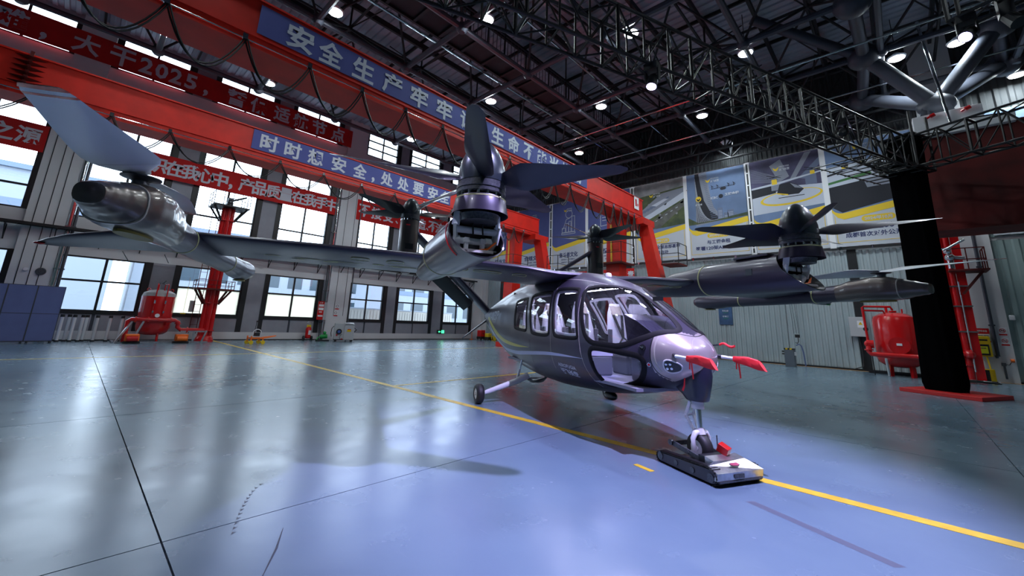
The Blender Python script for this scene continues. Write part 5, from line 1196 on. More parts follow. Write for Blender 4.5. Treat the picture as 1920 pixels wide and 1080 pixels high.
# headlights
for s in (-1, 1):
    LP = [(4.02, -13), (4.05, -5), (4.12, -8), (4.195, -20), (4.17, -38), (4.06, -36), (4.02, -26)]
    P2 = chaikin(LP, 2); mb = MB(); cx = sum(p[0] for p in P2)/len(P2); ce = sum(p[1] for p in P2)/len(P2)
    cen = sp(cx, ce, s, .004); ring = [sp(p[0], p[1], s, .006) for p in P2]; mb.add([cen]+ring, [(0, i+1, (i+1) % len(ring)+1) for i in range(len(ring))]); hl = mb.build('headlight', CARBON, AC)
    ribbon(P2, s, .016, .008, 'headlight_rim', WHITE, par=AC, th=.006)
    for (dx, de) in ((-.04, 5), (-.04, -5), (.0, 4), (.0, -6)):
        p = sp(cx+dx, ce+de+2, s, .008); n_ = (sp(cx+dx, ce+de+2, s, .05)-sp(cx+dx, ce+de+2, s)).normalized(); MB(Matrix.Translation(p) @ n_.to_track_quat('Z', 'Y').to_matrix().to_4x4()).lathe([(.016, 0), (.016, .006), (.009, .008)], 12).build('led', CHROME, AC, True)
    # pitot tubes
    a = Vector((4.11, s*.33, 1.285)); MB().cyl(a, (4.19, s*.37, 1.275), .028, .024, n=14).build('pitot_mount', CARBON, AC, True); MB().cyl((4.19, s*.37, 1.275), (4.40, s*.37, 1.268), .021, .017, n=14).build('pitot_tube', MECH, AC, True)
# nose gear fairing (dark chin)
rs = []
for z, x0, x1, w in ((1.16, 4.0, 4.31, .12), (1.05, 3.93, 4.325, .135), (.95, 3.84, 4.315, .13), (.88, 3.80, 4.30, .12), (.84, 3.86, 4.29, .115), (.80, 3.93, 4.275, .11), (.765, 3.97, 4.265, .105), (.75, 3.99, 4.25, .10)):
    rs.append([((x0+x1)/2+(x1-x0)/2*abs(cos(t))**.7*(1 if cos(t) > 0 else -1), w*abs(sin(t))**.8*(1 if sin(t) > 0 else -1), z) for t in [2*pi*i/28 for i in range(28)]])
MB().rings(rs).build('nose_gear_fairing', mat('dark_navy_fairing', (.02, .02, .045), .35, coat=.3), AC, True)
# nose gear
ng = MB(); ng.cyl((4.12, 0, .86), (4.12, 0, .70), .062, .07, n=18).cyl((4.12, 0, .70), (4.12, 0, .66), .075, n=18).build('strut_collar', WHITE, AC, True)
MB().cyl((4.12, 0, .68), (4.13, 0, .40), .036, n=18).build('oleo', CHROME, AC, True)
tq = MB(); tq.bar((4.05, -.05, .73), (3.98, -.06, .56), .02, .035).bar((3.98, -.06, .56), (4.07, -.03, .40), .02, .03).bar((4.06, .05, .73), (3.99, .05, .56), .02, .03).bar((3.99, .05, .56), (4.08, .03, .40), .02, .03).cyl((3.98, -.08, .56), (3.98, .07, .56), .014, n=8)
tq.build('torque_link', WHITE, AC)
fk = MB()
fk.cyl((4.13, 0, .44), (4.14, 0, .37), .05, .06, n=16)
for s in (-1, 1): fk.path([(4.14, s*.02, .395), (4.14, s*.085, .385), (4.14, s*.12, .33), (4.14, s*.115, .24), (4.12, s*.11, .17)], [.035, .034, .03, .027, .03], 10)
fk.build('fork', WHITE, AC, True)
def wheel(parent, c, r, w, hubm=WHITE):
    x, y, z = c; pr = [(.55*r, -w/2), (.80*r, -w/2), (.95*r, -w*.36), (r, -w*.15), (r, w*.15), (.95*r, w*.36), (.80*r, w/2), (.55*r, w/2)]
    M_ = Matrix.Translation(c) @ Matrix.Rotation(pi/2, 4, 'X'); t_ = MB(M_).lathe(pr, 32, cap0=False, cap1=False); t_.lathe([(.555*r, -w/2), (.555*r, w/2)], 32, cap0=False, cap1=False)
    o = t_.build('wheel', TYRE, parent, True)
    h = MB(M_).lathe([(.56*r, -w*.42), (.5*r, -w*.46), (.42*r, -w*.3), (.2*r, -w*.34), (.16*r, -w*.5), (.01, -w*.5)], 24).lathe([(.01, w*.5), (.16*r, w*.5), (.2*r, w*.34), (.42*r, w*.3), (.5*r, w*.46), (.56*r, w*.42)], 24)
    h.build('hub', hubm, o, True)
    return o
wheel(AC, (4.12, 0, .215), .17, .13)
for s in (-1, 1):
    wheel(AC, (0, s*1.53, .19), .19, .15)
    MB().cyl((0, s*1.62, .19), (0, s*1.36, .2), .025, n=12).build('axle', WHITE, AC, True)
    lg = MB(); lg.path([(0.02, s*1.44, .20), (0.03, s*1.36, .225), (.05, s*.75, .42), (.08, s*.5, .54)], [.035, .045, .06, .07], 12)
    lg.build('gear_leg', WHITE, AC, True)
    MB().cyl((0.0, s*.72, .42), (0.02, s*.67, .66), .026, n=12).build('shock_strut', WHITE, AC, True); MB().cyl((0.02, s*.67, .62), (.05, s*.62, .95), .018, n=10).build('strut_rod', CHROME, AC, True)
    MB().rings([[(xx, s*(.42+.10*cos(t)*k), zz+.05*sin(t)*k) for t in [2*pi*i/12 for i in range(12)]] for xx, zz, k in ((.75, .58, .3), (.5, .50, 1), (.2, .46, 1.1), (.0, .45, .8))]).build('gear_fairing', CARBON, AC, True)
# ---- wing
WS = [(.0, 1.75, .25, 2.50, 2.42, .20), (.7, 1.74, .28, 2.49, 2.40, .20), (1.3, 1.74, .32, 2.545, 2.42, .18), (2.8, 1.74, .38, 2.585, 2.45, .17), (4.5, 1.71, .46, 2.60, 2.46, .155), (6.1, 1.66, .55, 2.61, 2.47, .14), (6.6, 1.58, .58, 2.60, 2.46, .13), (7.2, 1.42, .62, 2.56, 2.44, .11), (7.7, 1.22, .68, 2.50, 2.42, .08), (8.0, 1.02, .74, 2.45, 2.40, .05), (8.15, .88, .80, 2.42, 2.40, .02)]
def foil(xl, xt, zl, zt, th, n=14):
    up_ = []; lo_ = []
    for i in range(n+1):
        t = (1-cos(pi*i/n))/2; yt = 5*th*(.2969*sqrt(t)-.126*t-.3516*t*t+.2843*t**3-.1036*t**4)*1.0
        x = xl+(xt-xl)*t; z = zl+(zt-zl)*t+.02*sin(pi*t); up_.append((x, z+yt)); lo_.append((x, z-yt*.75))
    return up_+lo_[::-1][1:-1]
for s in (-1, 1):
    rs = []
    for k in range(len(WS)-1):
        A, B = WS[k], WS[k+1]; n = 4
        for i in range(n+(1 if k == len(WS)-2 else 0)):
            t = i/n; q = [a+(b-a)*t for a, b in zip(A, B)]; rs.append([(x, s*q[0], z) for x, z in foil(*q[1:])])
    w_ = MB().rings(rs).build('wing', PAINT, AC, True)
    # tip light, access covers and tape patches on the lower skin
    MB().ball((.86, s*8.13, 2.41), .05, .06, .02).build('tip_light', REDP if s < 0 else GREEN, AC, True)
def under(x, y):
    ay = abs(y)
    for A, B in zip(WS, WS[1:]):
        if A[0] <= ay <= B[0]:
            t = (ay-A[0])/(B[0]-A[0]); q = [a+(b-a)*t for a, b in zip(A, B)]; break
    f_ = foil(*q[1:], n=24); lo = f_[25:]; best = min(lo, key=lambda p: abs(p[0]-x)); return best[1]
def cover(x, y, rx, ry, name, m_, rim=True):
    pts = [(x+rx*(abs(cos(t))**.7)*(1 if cos(t) > 0 else -1), y+ry*(abs(sin(t))**.7)*(1 if sin(t) > 0 else -1)) for t in [2*pi*i/24 for i in range(24)]]
    ring = [Vector((px, py, under(px, py)-.006)) for px, py in pts]; c = Vector((x, y, under(x, y)-.007))
    o = MB().add([c]+ring, [(0, i+1, (i+1) % 24+1) for i in range(24)]).build(name, m_, AC)
    if rim: MB().path(ring, .005, 5, closed=True).build('cover_rim', TAPE, AC)
for s in (-1, 1):
    for (x, y, rx, ry) in ((1.30, 4.05, .10, .14), (1.30, 3.5, .10, .14), (1.30, 2.38, .09, .12), (1.32, 1.9, .10, .26), (1.36, 1.30, .10, .13)): cover(x, s*y, rx, ry, 'access_cover', CARBON)
for (x, y, rx, ry) in ((.95, -5.35, .02, .12), (.92, -4.85, .025, .22), (.90, -4.3, .02, .28), (.82, -4.5, .02, .12), (.95, -3.75, .03, .1), (.88, -3.3, .025, .3), (.97, -3.35, .015, .22), (.8, -5.0, .018, .1)): cover(x, y, rx, ry, 'tape_patch', TAPE, False)
tip = MB()
for y in (-6.8, -7.3): tip.bar((.7, y, 2.40), (.45, y-.02, 2.30), .008)
tip.build('static_wick', CARBON, AC)
# ---- outer booms with two-bladed lift propellers
def superring(x, yc, zc, hw, hh, n=2.6, k=28):
    return [(x, yc+hw*abs(cos(t))**(2/n)*(1 if cos(t) > 0 else -1), zc+hh*abs(sin(t))**(2/n)*(1 if sin(t) > 0 else -1)) for t in [2*pi*i/k for i in range(k)]]
def spans(prm, sub=5):
    out = []
    for A, B in zip(prm, prm[1:]):
        for i in range(sub): t = i/sub; u = t*t*(3-2*t); out.append([A[0]+(B[0]-A[0])*t]+[a+(b-a)*u for a, b in zip(A[1:], B[1:])])
    return out+[list(prm[-1])]
def blade(parent, R, r0, ch, tw, th, m_, name='blade', M_=None, up_=0., sweep=0., ta=0., tb=1., fat=1.):
    """blade along +x ; ch: list of (t, chord), tw: degrees root->tip ; ta..tb cuts out a span (for painted tip bands)"""
    rs = []; n = 18 if tb-ta > .5 else 2
    for i in range(n+1):
        t = ta+(tb-ta)*i/n; r = r0+(R-r0)*t; c = ch[-1][1]
        for a, b in zip(ch, ch[1:]):
            if a[0] <= t <= b[0]: c = a[1]+(b[1]-a[1])*((t-a[0])/(b[0]-a[0])); break
        an = radians(tw[0]+(tw[1]-tw[0])*t**.7); h = th*(1-t*.75)*c/.2*.9
        sh = sweep*t*t; h = h*fat+(.003 if fat > 1 else 0); c = c*(1.01 if fat > 1 else 1)
        sec = []
        for (u, v) in ((.5, 0), (.42, .35), (.2, .55), (-.15, .45), (-.4, .18), (-.5, 0), (-.4, -.1), (-.1, -.2), (.25, -.25), (.43, -.18)):
            yy = u*c+sh; zz = v*h; sec.append((r, yy*cos(an)-zz*sin(an), yy*sin(an)+zz*cos(an)+up_*t*t))
        rs.append(sec)
    mb = MB(M_).rings(rs); return mb.build(name, m_, parent, True)
for s in (-1, 1):
    yc = s*6.28
    bm = spans([(2.25, yc, 2.53, .20, .19), (1.6, yc, 2.50, .172, .172), (.4, yc, 2.47, .17, .165), (-.75, yc, 2.45, .17, .165), (-1.1, yc, 2.43, .19, .185), (-1.5, yc, 2.43, .20, .20), (-1.82, yc, 2.45, .185, .17), (-1.98, yc, 2.46, .12, .11), (-2.03, yc, 2.46, .03, .03)])
    B0 = MB().rings([superring(*q, n=2.2) for q in bm]).build('boom', PAINT, AC, True)
    pod = spans([(2.25, yc, 2.53, .20, .19), (2.6, yc, 2.57, .27, .23), (2.95, yc, 2.59, .305, .25), (3.2, yc, 2.585, .295, .24), (3.42, yc, 2.565, .25, .205)])
    MB().rings([superring(*q, n=3.0) for q in pod]).build('lift_motor_pod', PAINT_T, AC, True)
    cone = spans([(3.42, yc, 2.565, .245, .20), (3.6, yc, 2.56, .19, .155), (3.76, yc, 2.55, .14, .12), (3.84, yc, 2.545, .11, .095), (3.86, yc, 2.545, .03, .03)])
    MB().rings([superring(*q, n=2.6) for q in cone]).build('pod_nose', PAINT_T, AC, True)
    for xr in (1.72, -.30):
        q = [p for p in bm if abs(p[0]-xr) < .25] or [bm[0]]; q = min(bm, key=lambda p: abs(p[0]-xr)); r1 = superring(xr-.012, yc, q[2], q[3]+.006, q[4]+.006, 2.2); r2 = superring(xr+.012, yc, q[2], q[3]+.006, q[4]+.006, 2.2)
        MB().rings([r1, r2]).build('tape_ring', TAPE, AC, True)
    for xr in (3.42,): MB().rings([superring(xr-.008, yc, 2.565, .254, .209, 3), superring(xr+.008, yc, 2.565, .25, .205, 3)]).build('seam_ring', SEAM, AC, True)
    # oval tan covers under and on top of the pod
    cv = MB(); cv.prism([(2.95+.33*cos(t), yc+.11*sin(t)) for t in [2*pi*i/24 for i in range(24)]], 2.318, 2.345); cv.build('pod_cover', mat('olive_cover', (.22, .18, .03), .5), AC, True)
    MB().prism([(-1.45+.2*cos(t), yc+.1*sin(t)) for t in [2*pi*i/20 for i in range(20)]], 2.215, 2.232).build('pod_cover', mat('olive_cover', (.22, .18, .03), .5), AC, True)
    hub = MB(Matrix.Translation((3.08, yc, 2.80))).lathe([(.075, 0), (.07, .08), (.10, .105), (.17, .115), (.17, .125), (.05, .13)], 24)
    hb_ = hub.build('lift_propeller', MECHD, AC, True)
    ph = radians(4) if s < 0 else radians(-10)
    LCH = [(0, .15), (.07, .22), (.15, .44), (.25, .56), (.42, .52), (.65, .41), (.85, .31), (.97, .25), (1, .20)]
    for k in range(2):
        M_ = Matrix.Translation((3.08, yc, 2.955)) @ Matrix.Rotation(ph+k*pi, 4, 'Z')
        b_ = blade(hb_, 1.88, .0, LCH, (17, 5), .035, BLADEG, M_=M_, sweep=.05)
        for (ta, tb) in ((.968, 1.0), (.915, .935)): blade(hb_, 1.88, .0, LCH, (17, 5), .035, REDP, 'tip_stripe', M_, 0., .05, ta, tb, 1.12)
        blade(hb_, 1.88, .0, LCH, (17, 5), .035, WHITE, 'root_stripe', M_, 0., .05, .185, .195, 1.1)
# ---- inner booms with tilted nacelles and five-bladed propellers
def rotor(sg, c, R, ph, rs_, dz, bm_=BLADED, scale=1.):
    x, y, z = c; k = scale
    pr = MB(Matrix.Translation(c)).lathe([(.285*k, .16*k), (.285*k, .20*k), (.28*k, .32*k), (.25*k, .45*k), (.19*k, .58*k), (.11*k, .67*k), (.04*k, .715*k), (.005, .72*k)], 32).build('propeller', SPIN, AC, True)
    MB(Matrix.Translation(c)).lathe([(.27*k, 0), (.295*k, .015*k), (.295*k, .05*k), (.285*k, .055*k), (.285*k, .065*k), (.295*k, .07*k), (.295*k, .12*k), (.28*k, .125*k), (.28*k, .165*k)], 32).build('slip_ring', MECHD, pr, True)
    bt = MB()
    for i in range(16): a = i*pi/8; bt.cyl((x+.27*k*cos(a), y+.27*k*sin(a), z-.035*k), (x+.27*k*cos(a), y+.27*k*sin(a), z+.01), .02*k, n=6)
    bt.build('bolts', CHROME, pr)
    for i in range(5):
        M_ = Matrix.Translation((x, y, z+.2*k)) @ Matrix.Rotation(radians(ph+72*i), 4, 'Z') @ Matrix.Rotation(radians(-(dz-.2*k)/R*57.3), 4, 'Y')
        blade(pr, R, .2*k, [(0, .10*k), (.08, .20*k), (.20, .40*k), (.35, .37*k), (.6, .27*k), (.85, .19*k), (.96, .15*k), (1, .05)], (sg*48, sg*14), .045, bm_, M_=M_, sweep=-sg*.03)
    return pr
for s in (-1, 1):
    yc = s*2.8; zc = 2.6
    bmp = spans([(-.35, yc, 2.46, .03, .03), (-.1, yc, 2.47, .12, .10), (.4, yc, 2.52, .24, .20), (1.1, yc, 2.58, .31, .28), (1.85, yc, 2.61, .335, .315), (2.6, yc, 2.61, .34, .33), (3.2, yc, 2.61, .34, .33)], 4)
    rg = [superring(*q, n=2.05, k=40) for q in bmp]
    def cutx(t): # front edge: bottom reaches forward, top cut back
        sz = sin(t); return 3.42+.42*(.5-.5*sz)+.16*max(0, -sz)
    for f_ in (.33, .66, 1.0):
        rg.append([(3.2+(cutx(t)-3.2)*f_, yc+.34*cos(t), 2.61+.33*sin(t)) for t in [2*pi*i/40 for i in range(40)]])
    inner = [(p[0], yc+(p[1]-yc)*.95, 2.61+(p[2]-2.61)*.95) for p in rg[-1]]; inn2 = [(3.0, yc+.32*cos(t), 2.61+.31*sin(t)) for t in [2*pi*i/40 for i in range(40)]]
    MB().rings(rg, cap=False).build('boom', PAINT, AC, True)
    MB().rings([rg[-1], inner, inn2], cap=False).add(inn2, [tuple(range(40))]).build('nacelle_bay', CARBON, AC, True)
    r1 = superring(1.84, yc, 2.61, .342, .322, 2.05, 40); r2 = superring(1.87, yc, 2.61, .343, .323, 2.05, 40); MB().rings([r1, r2]).build('tape_ring', TAPE, AC, True)
    if s < 0:
        for (x0, x1, z0) in ((3.15, 3.32, 2.78), (3.1, 3.2, 2.85)):
            MB().add([(x0, yc-.345, 2.66), (x0+.03, yc-.345, 2.66), (x0+.0, yc-.25, z0), (x0-.03, yc-.25, z0)], [(0, 1, 2, 3)]).build('red_marking', REDC, AC)
        MB().path([(3.52+.012*i, yc+.352*cos(pi+radians(-20+9*i)), 2.61+.34*sin(pi+radians(-20+9*i))) for i in range(9)], .008, 5).build('red_marking', REDC, AC)
    else:
        MB().box(2.95, 3.08, yc-.345, yc-.335, 2.58, 2.7).build('hatch', CARBON, AC)
        MB().box(2.6, 3.3, yc-.2, yc+.12, 2.92, 2.965).build('top_flap', PAINT, AC, bevel=.01)
    # mechanism in the open bay
    me_ = MB(); mx = 3.62
    me_.cyl((mx, yc-.25, 2.66), (mx, yc+.25, 2.66), .042, n=16).cyl((mx-.02, yc-.22, 2.53), (mx-.02, yc+.2, 2.53), .04, n=16).cyl((mx-.02, yc-.27, 2.53), (mx-.02, yc-.2, 2.53), .06, n=16).cyl((mx-.02, yc+.12, 2.53), (mx-.02, yc+.19, 2.53), .058, n=16)
    me_.build('tilt_actuator', MECH, AC, True)
    bk = MB()
    for q in (-1, 1): bk.bar((mx+.05, yc+q*.25, 2.86), (mx+.03, yc+q*.265, 2.7), .035, .09).bar((mx+.03, yc+q*.265, 2.72), (mx-.02, yc+q*.24, 2.52), .035, .10).bar((mx-.02, yc+q*.24, 2.54), (mx-.1, yc+q*.16, 2.38), .03, .08)
    for q in (-.12, .08): bk.box(mx-.03, mx+.05, yc+q-.02, yc+q+.02, 2.42, 2.56); bk.box(mx-.02, mx+.06, yc+q-.03, yc+q+.03, 2.50, 2.56)
    bk.build('tilt_bracket', MECH, AC)['kind'] = 'stuff'; MB().box(3.3, 3.86, yc-.15, yc+.15, 2.36, 2.385).box(3.55, 3.82, yc-.2, yc+.2, 2.385, 2.40).build('bay_plate', mat('bay_plate_cream', (.60, .58, .55), .4), AC)
    MB().lathe([(.22, 2.74), (.225, 2.79), (.24, 2.82)], 28, Matrix.Translation((3.72, yc, 0))).build('motor_base', MECHD, AC, True)
    hs = MB()
    for q in (-.06, .06): hs.path([(mx+.045, yc+q, 2.78), (mx+.06, yc+q, 2.7), (mx+.055, yc+q+.01, 2.6)], .01, 6)
    hs.build('hose', CABLE, AC); MB().path([(mx+.1, yc+.0, 2.405), (mx+.12, yc+.1, 2.42), (mx+.1, yc+.2, 2.5)], .012, 6).path([(mx+.13, yc+.02, 2.41), (mx+.14, yc+.12, 2.43), (mx+.1, yc+.22, 2.52)], .01, 6).build('orange_cable', ORANGE, AC)
    MB().lathe([(.335, 2.815), (.325, 2.87), (.30, 2.99), (.285, 3.02)], 36, Matrix.Translation((3.74, yc, 0)), cap0=False).build('nacelle_cowl', PAINT, AC, True)
    MB().lathe([(.302, 2.99), (.302, 3.005)], 36, Matrix.Translation((3.74, yc, 0))).build('tape_ring', TAPE, AC, True)
    rotor(s, (3.74, yc, 3.05), 1.7, 52 if s < 0 else 30, None, .25)
# ---- V tail with tilted nacelles
for s in (-1, 1):
    def fin(y0, y1, sec0, sec1, th0, th1, name, m_, n=10):
        rs = []
        for i in range(n+1):
            t = i/n; le = Vector(sec0[0]).lerp(Vector(sec1[0]), t); te = Vector(sec0[1]).lerp(Vector(sec1[1]), t); th = th0+(th1-th0)*t
            ax = (te-le).normalized(); sp_ = (Vector(sec1[0])-Vector(sec0[0])).normalized(); nn = ax.cross(sp_).normalized(); c = (te-le).length; sec = []
            for (u, v) in ((0, 0), (.04, .55), (.15, .9), (.35, 1), (.65, .62), (1, .03), (1, -.03), (.65, -.62), (.35, -1), (.15, -.9), (.04, -.55)): sec.append(le+ax*(u*c)+nn*(v*th))
            rs.append(sec)
        return MB().rings(rs).build(name, m_, AC, True)
    fin(0, 0, ((-3.95, s*.05, 1.93), (-4.5, s*.05, 1.80)), ((-2.45, s*2.72, 3.88), (-3.0, s*2.72, 3.78)), .075, .06, 'tail_fin', PAINT)
    fin(0, 0, ((-4.28, s*.55, 2.16), (-4.62, s*.75, 1.92)), ((-3.35, s*2.25, 3.4), (-3.75, s*2.4, 3.05)), .02, .015, 'ruddervator', CARBON)
    fin(0, 0, ((-4.0, s*.08, 1.68), (-4.45, s*.08, 1.62)), ((-4.05, s*.82, 1.13), (-4.5, s*.80, 1.03)), .035, .02, 'ventral_fin', PAINT)
    cN = (-2.62, s*2.89)
    MB().lathe([(.10, 2.75), (.2, 2.9), (.245, 3.15), (.25, 3.6), (.25, 4.1), (.24, 4.15)], 32, Matrix.Translation((cN[0], cN[1], 0))).build('tail_nacelle', PAINT_T, AC, True)
    MB().rings([[( -2.62-.28+.1*cos(t)*k, cN[1]+.12*sin(t)*k, z) for t in [2*pi*i/16 for i in range(16)]] for z, k in ((3.0, .3), (3.2, 1), (3.8, 1.1), (4.1, .8))]).build('nacelle_back_fairing', CARBON, AC, True)
    MB().box(-2.45, -2.36, cN[1]-.1, cN[1]+.1, 3.35, 3.5).build('vent', CARBON, AC)
    MB().box(-2.375, -2.362, cN[1]-.12, cN[1]-.02, 3.98, 4.01).build('red_marking', REDC, AC)
    rotor(-s, (-2.62, cN[1], 4.17), 1.6, 16 if s < 0 else 6, None, .30, CARBON, .86)
# belly antenna pod seen under the cabin
MB().ball((2.3, 0, .5), .16, .07, .07).cyl((2.3, 0, .5), (2.3, 0, .6), .05, n=10).build('belly_camera', CARBON, AC, True)
# ---- cabin
MB().box(-.8, 3.75, -.62, .62, .80, .84).build('cabin_floor', mat('cabin_floor_grey', (.22, .22, .30), .6), AC)
MB().add([(3.28, -.40, 1.40), (3.28, .40, 1.40), (3.18, .38, 1.79), (3.18, -.38, 1.79), (3.9, -.34, 1.47), (3.9, .34, 1.47), (3.5, -.42, 1.70), (3.5, .42, 1.70)], [(0, 1, 2, 3), (3, 2, 7, 6), (6, 7, 5, 4), (0, 4, 5, 1), (0, 3, 6, 4), (1, 5, 7, 2)]).build('instrument_cowl', mat('violet_black_cowl', (.03, .025, .05), .5), AC, bevel=.02)
MB().box(3.2, 3.25, -.34, .34, 1.45, 1.74).build('instrument_panel', DARKIN, AC); MB().box(3.0, 3.6, -.12, .12, .84, 1.45).build('centre_console', SEATG, AC, bevel=.02)
for y in (-.28, .28):
    MB().cyl((3.35, y, .84), (3.45, y, 1.1), .015, n=8).box(3.42, 3.46, y-.05, y+.05, 1.02, 1.14).build('pedal', MECHD, AC)
MB().box(3.45, 3.6, -.06, .0, 1.98, 2.04).build('mirror_camera', CARBON, AC)
def seat(x, y, parent=AC):
    S = MB(); 
    bk = [(x-.02, 1.22), (x-.14, 1.55), (x-.20, 1.82), (x-.23, 2.0)]; wd = (.21, .22, .17, .10)
    rs = []
    for (xx, z), w in zip(bk, wd): rs.append([(xx+.05*sin(t)*1.0, y+w*cos(t)*1.0, z) for t in [2*pi*i/16 for i in range(16)]])
    se = MB().rings(rs).box(x-.05, x+.42, y-.22, y+.22, 1.14, 1.26).build('seat', SEATW, parent, True, bevel=.0)
    MB().box(x+.0, x+.42, y-.225, y+.225, .84, 1.14).build('seat_base', SEATG, se, bevel=.03)
    MB().rings([[(x-.16-.03*k+.05*sin(t), y+ww*abs(cos(t))**.7*(1 if cos(t) > 0 else -1), z) for t in [2*pi*i/16 for i in range(16)]] for k, (z, ww) in enumerate(((1.80, .10), (1.83, .125), (1.95, .12), (2.0, .09)))]).build('headrest', SEATB, se, True)
    for q in (-1, 1): MB().bar((x-.13, y+q*.09, 1.80), (x+.02, y+q*.0, 1.42), .045, .012, up=(1, 0, .3)).bar((x+.02, y, 1.42), (x+.10, y+q*.16, 1.28), .03, .012, up=(1, 0, 1)).build('harness', CABLE, se)
    MB().box(x-.10, x+.0, y-.235, y-.20, 1.28, 1.55).box(x-.10, x+.0, y+.20, y+.235, 1.28, 1.55).build('side_bolster', SEATG, se, bevel=.01)
    return se
for x, y in ((2.15, -.36), (2.15, .36), (1.0, -.36), (1.0, .36), (-.1, -.32), (-.1, .32), (.45, 0)): seat(x, y)
MB().box(-.9, -.86, -.5, .5, .84, 2.3).build('bulkhead', SEATG, AC)
for y in (-.30, .30):
    MB().box(.2, 2.5, y-.012, y+.012, 2.26, 2.275).build('cabin_light_strip', mat('cabin_strip_glow', (1, 1, 1), emit=(.8, .8, 1), estr=10), AC)
    l = bpy.data.lights.new('cabin_light', 'AREA'); l.shape = 'RECTANGLE'; l.size = 2.3; l.size_y = .04; l.energy = 14; l.color = (.78, .76, 1)
    lo = bpy.data.objects.new('cabin_light', l); COL.objects.link(lo); lo.parent = AC; lo.location = (1.35, y, 2.25)
l = bpy.data.lights.new('map_light', 'POINT'); l.energy = 16; l.shadow_soft_size = .04; l.color = (.78, .76, 1); lo = bpy.data.objects.new('map_light', l); COL.objects.link(lo); lo.parent = AC; lo.location = (2.85, 0, 2.12)
MB().box(2.80, 2.90, -.05, .05, 2.155, 2.18).build('map_light_lens', mat('cabin_strip_glow', (1, 1, 1), emit=(.8, .8, 1), estr=10), AC)
# ---- red pitot covers
def world(P): return L2W(*P)
for s, lb in ((-1, 'red fabric cover on the near pitot tube, in front of the headlight'), (1, 'red fabric cover on the far pitot tube, sticking out to the right')):
    t = thing('pitot_cover', lb, 'cover', L2W(4.37, s*.37, 1.27), AYAW)
    rs = []
    for i in range(9):
        u = i/8; rs.append([(u*.38-(.05*sin(a) if i == 8 else 0), (.02+.004*u)*cos(a)+.004*sin(5*a+9*u), -.03*u*(1 if s < 0 else 1.6)+(.034+.022*min(u*2, 1))*abs(sin(a))**.6*(1 if sin(a) > 0 else -1)+.005*cos(7*u+3*s)) for a in [2*pi*k/14 for k in range(14)]])
    MB().rings(rs).build('sleeve', REDC, t, True)
    MB().add([(.05, 0, -.03), (.075, 0, -.03), (.08, .01, -.22), (.06, .01, -.23)], [(0, 1, 2, 3)]).add([(.02, .01, -.03), (.04, .01, -.03), (.02, .02, -.13), (.0, .02, -.12)], [(0, 1, 2, 3)]).build('streamer', REDC, t)
t = thing('probe_cover', 'small crumpled red cover sticking out behind the far side of the nose', 'cover', L2W(4.12, .42, 1.42), AYAW)
MB().rings([[(u*.22, .012+.016*cos(a)+.004*sin(9*u), .02*sin(6*u)+.016*sin(a)) for a in [2*pi*k/10 for k in range(10)]] for u in [i/6 for i in range(7)]]).build('sleeve', REDC, t, True)
MB().cyl((-.12, -.06, -.02), (.0, 0, 0), .01, n=8).build('probe_tip', CARBON, t)
t = thing('warning_streamer', 'thin red streamer hanging under the nose beside the headlight', 'streamer', L2W(4.15, -.22, 1.02), AYAW)
MB().add([(0, 0, 0), (.022, 0, 0), (.0, .01, -.10), (-.03, .01, -.16), (-.05, .0, -.15), (-.015, 0, -.09)], [(0, 1, 2, 5), (5, 2, 3, 4)]).build('ribbon', REDC, t)
# ---- tracked towing robot under the nose wheel
RB = thing('towing_robot', 'low tracked towing robot with a scratched aluminium nose under the nose wheel', 'robot', L2W(4.2, -.03, 0), AYAW)
for s in (-1, 1):
    def trk(o): # stadium outline in x,z
        pts = [(.40+(.075+o)*cos(a), .085+(.075+o)*sin(a)) for a in [-pi/2+pi*i/8 for i in range(9)]]+[(-.36+(.055+o)*cos(a), .065+(.055+o)*sin(a)) for a in [pi/2+pi*i/8 for i in range(9)]]
        return pts
    M_ = Matrix.Translation((0, s*.28, 0)) @ Matrix(((1, 0, 0, 0), (0, 0, 1, 0), (0, 1, 0, 0), (0, 0, 0, 1)))
    MB(M_).prism(trk(-.008), -.045, .045).build('track_guard', mat('track_frame_grey', (.05, .05, .065), .45), RB, bevel=.004)
    tk = MB(M_); P = trk(.003); n = len(P); tot = []
    for i in range(n):
        a, b = Vector(P[i]), Vector(P[(i+1) % n]); L = (b-a).length; k = max(1, int(L/.022))
        for j in range(k): tot.append((a+(b-a)*j/k, (b-a).normalized()))
    for p, d in tot:
        nn = Vector((d.y, -d.x)); q = [p-d*.007, p+d*.007, p+d*.005+nn*.010, p-d*.005+nn*.010]
        tk.prism([tuple(v) for v in q], -.058, .058)
    tk.rings([[(p[0], p[1], -.055) for p in P], [(p[0], p[1], .055) for p in P]], cap=False)
    tk.build('track', CABLE, RB)
    for x in (-.36, -.1, .15, .40): MB().cyl((x, s*.235, .075), (x, s*.335, .075), .045 if abs(x) > .3 else .03, n=16).build('track_wheel', MECHD, RB, True)
MB().box(-.30, .32, -.22, .22, .03, .09).build('chassis', mat('robot_steel', (.16, .16, .18), .4, metal=.8, noise=.4, nscale=15), RB)
for s in (-1, 1): MB().add([(-.34, s*.17, .20), (-.34, s*.19, .20), (.30, s*.19, .12), (.30, s*.17, .12), (-.34, s*.17, .26), (-.34, s*.19, .26), (.30, s*.19, .17), (.30, s*.17, .17)], [(0, 1, 2, 3), (4, 7, 6, 5), (0, 4, 5, 1), (1, 5, 6, 2), (2, 6, 7, 3), (3, 7, 4, 0)]).cyl((-.32, s*.18, .23), (-.32, s*.21, .23), .035, n=12).cyl((-.05, s*.18, .19), (-.05, s*.20, .19), .02, n=10).build('lift_arm', MECHD, RB)
MB().box(-.34, -.31, -.17, .17, .19, .24).build('cradle_bar', MECHD, RB)
sh = MB(); w0, w1 = .23, .33
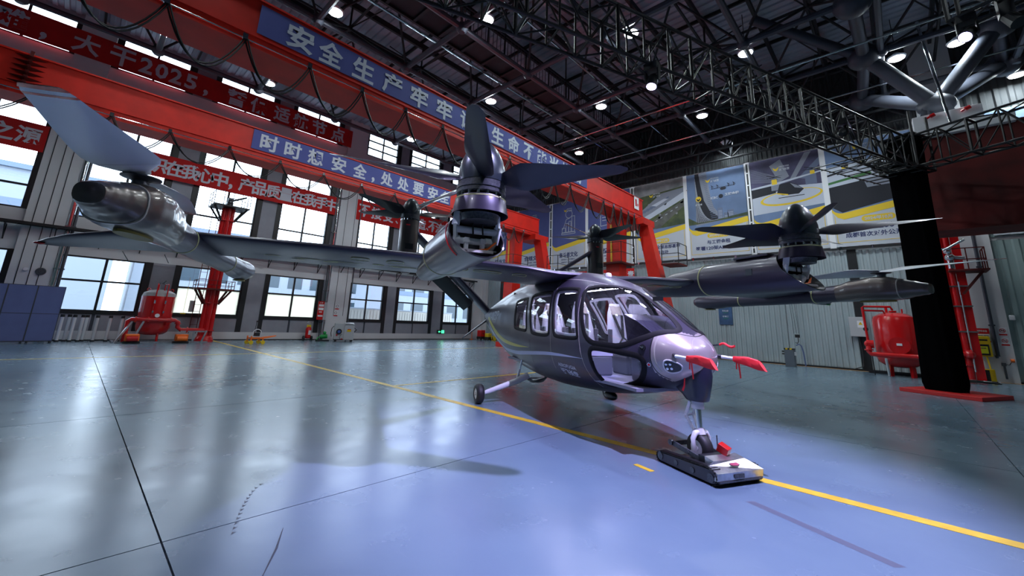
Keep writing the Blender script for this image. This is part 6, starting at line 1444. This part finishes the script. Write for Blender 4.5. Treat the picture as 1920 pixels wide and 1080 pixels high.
sh.add([(.24, -w0, .235), (.24, w0, .235), (.36, w0, .215), (.36, -w0, .215), (.50, -w1, .14), (.50, w1, .14), (.36, -w1+.02, .18), (.36, w1-.02, .18), (.49, -w1, .065), (.49, w1, .065), (.40, -w1, .06), (.40, w1, .06), (.24, -w0, .12), (.24, w0, .12)],
       [(0, 3, 2, 1), (3, 6, 4, 5, 7, 2), (4, 8, 9, 5), (6, 10, 8, 4), (7, 5, 9, 11), (0, 12, 10, 6, 3), (1, 2, 7, 11, 13), (0, 1, 13, 12), (8, 10, 11, 9), (10, 12, 13, 11)])
sh.build('shield', ALU, RB)
MB().box(.5, .505, -.10, .04, .08, .12).box(.42, .50, -.31, .31, .045, .062).build('vent_strip', MECHD, RB)
nrm = Vector((.075, 0, .14)).normalized(); Ms = Matrix.Translation((.43, -.02, .1795)) @ Matrix(((0, nrm.z*-0+0, nrm.x*.0+.472, 0), (1, 0, 0, 0), (0, 1, .88, 0), (0, 0, 0, 1)))
MB().add([(.405, -.06, .1985), (.405, .05, .1985), (.432, .07, .185), (.45, .03, .174), (.445, -.05, .177), (.425, -.08, .188)], [(0, 1, 2, 3, 4, 5)]).build('sticker_outline', CARBON, RB)
MB().add([(.411, -.05, .1990), (.411, .04, .1990), (.431, .058, .189), (.444, .025, .1815), (.44, -.042, .184), (.426, -.065, .191)], [(0, 1, 2, 3, 4, 5)]).build('sticker', mat('red_violet_sticker', (.35, .01, .08), .5), RB)
bx = MB(Matrix.Translation((.24, .06, .285)) @ Matrix.Rotation(.45, 4, 'Y') @ Matrix.Rotation(.3, 4, 'Z')); bx.box(-.06, .06, -.045, .045, -.045, .045); bx.build('red_receiver_box', REDP, RB, bevel=.006)
MB().cyl((.16, .05, .27), (.18, .03, .42), .006, n=6).build('antenna', CABLE, RB)
MB().box(.12, .26, -.20, .20, .09, .22).build('motor_housing', CARBON, RB)
for y in (-.13, .0, .13): MB().cyl((.13, y, .15), (.10, y, .15), .03, n=10).build('bolt', MECHD, RB)
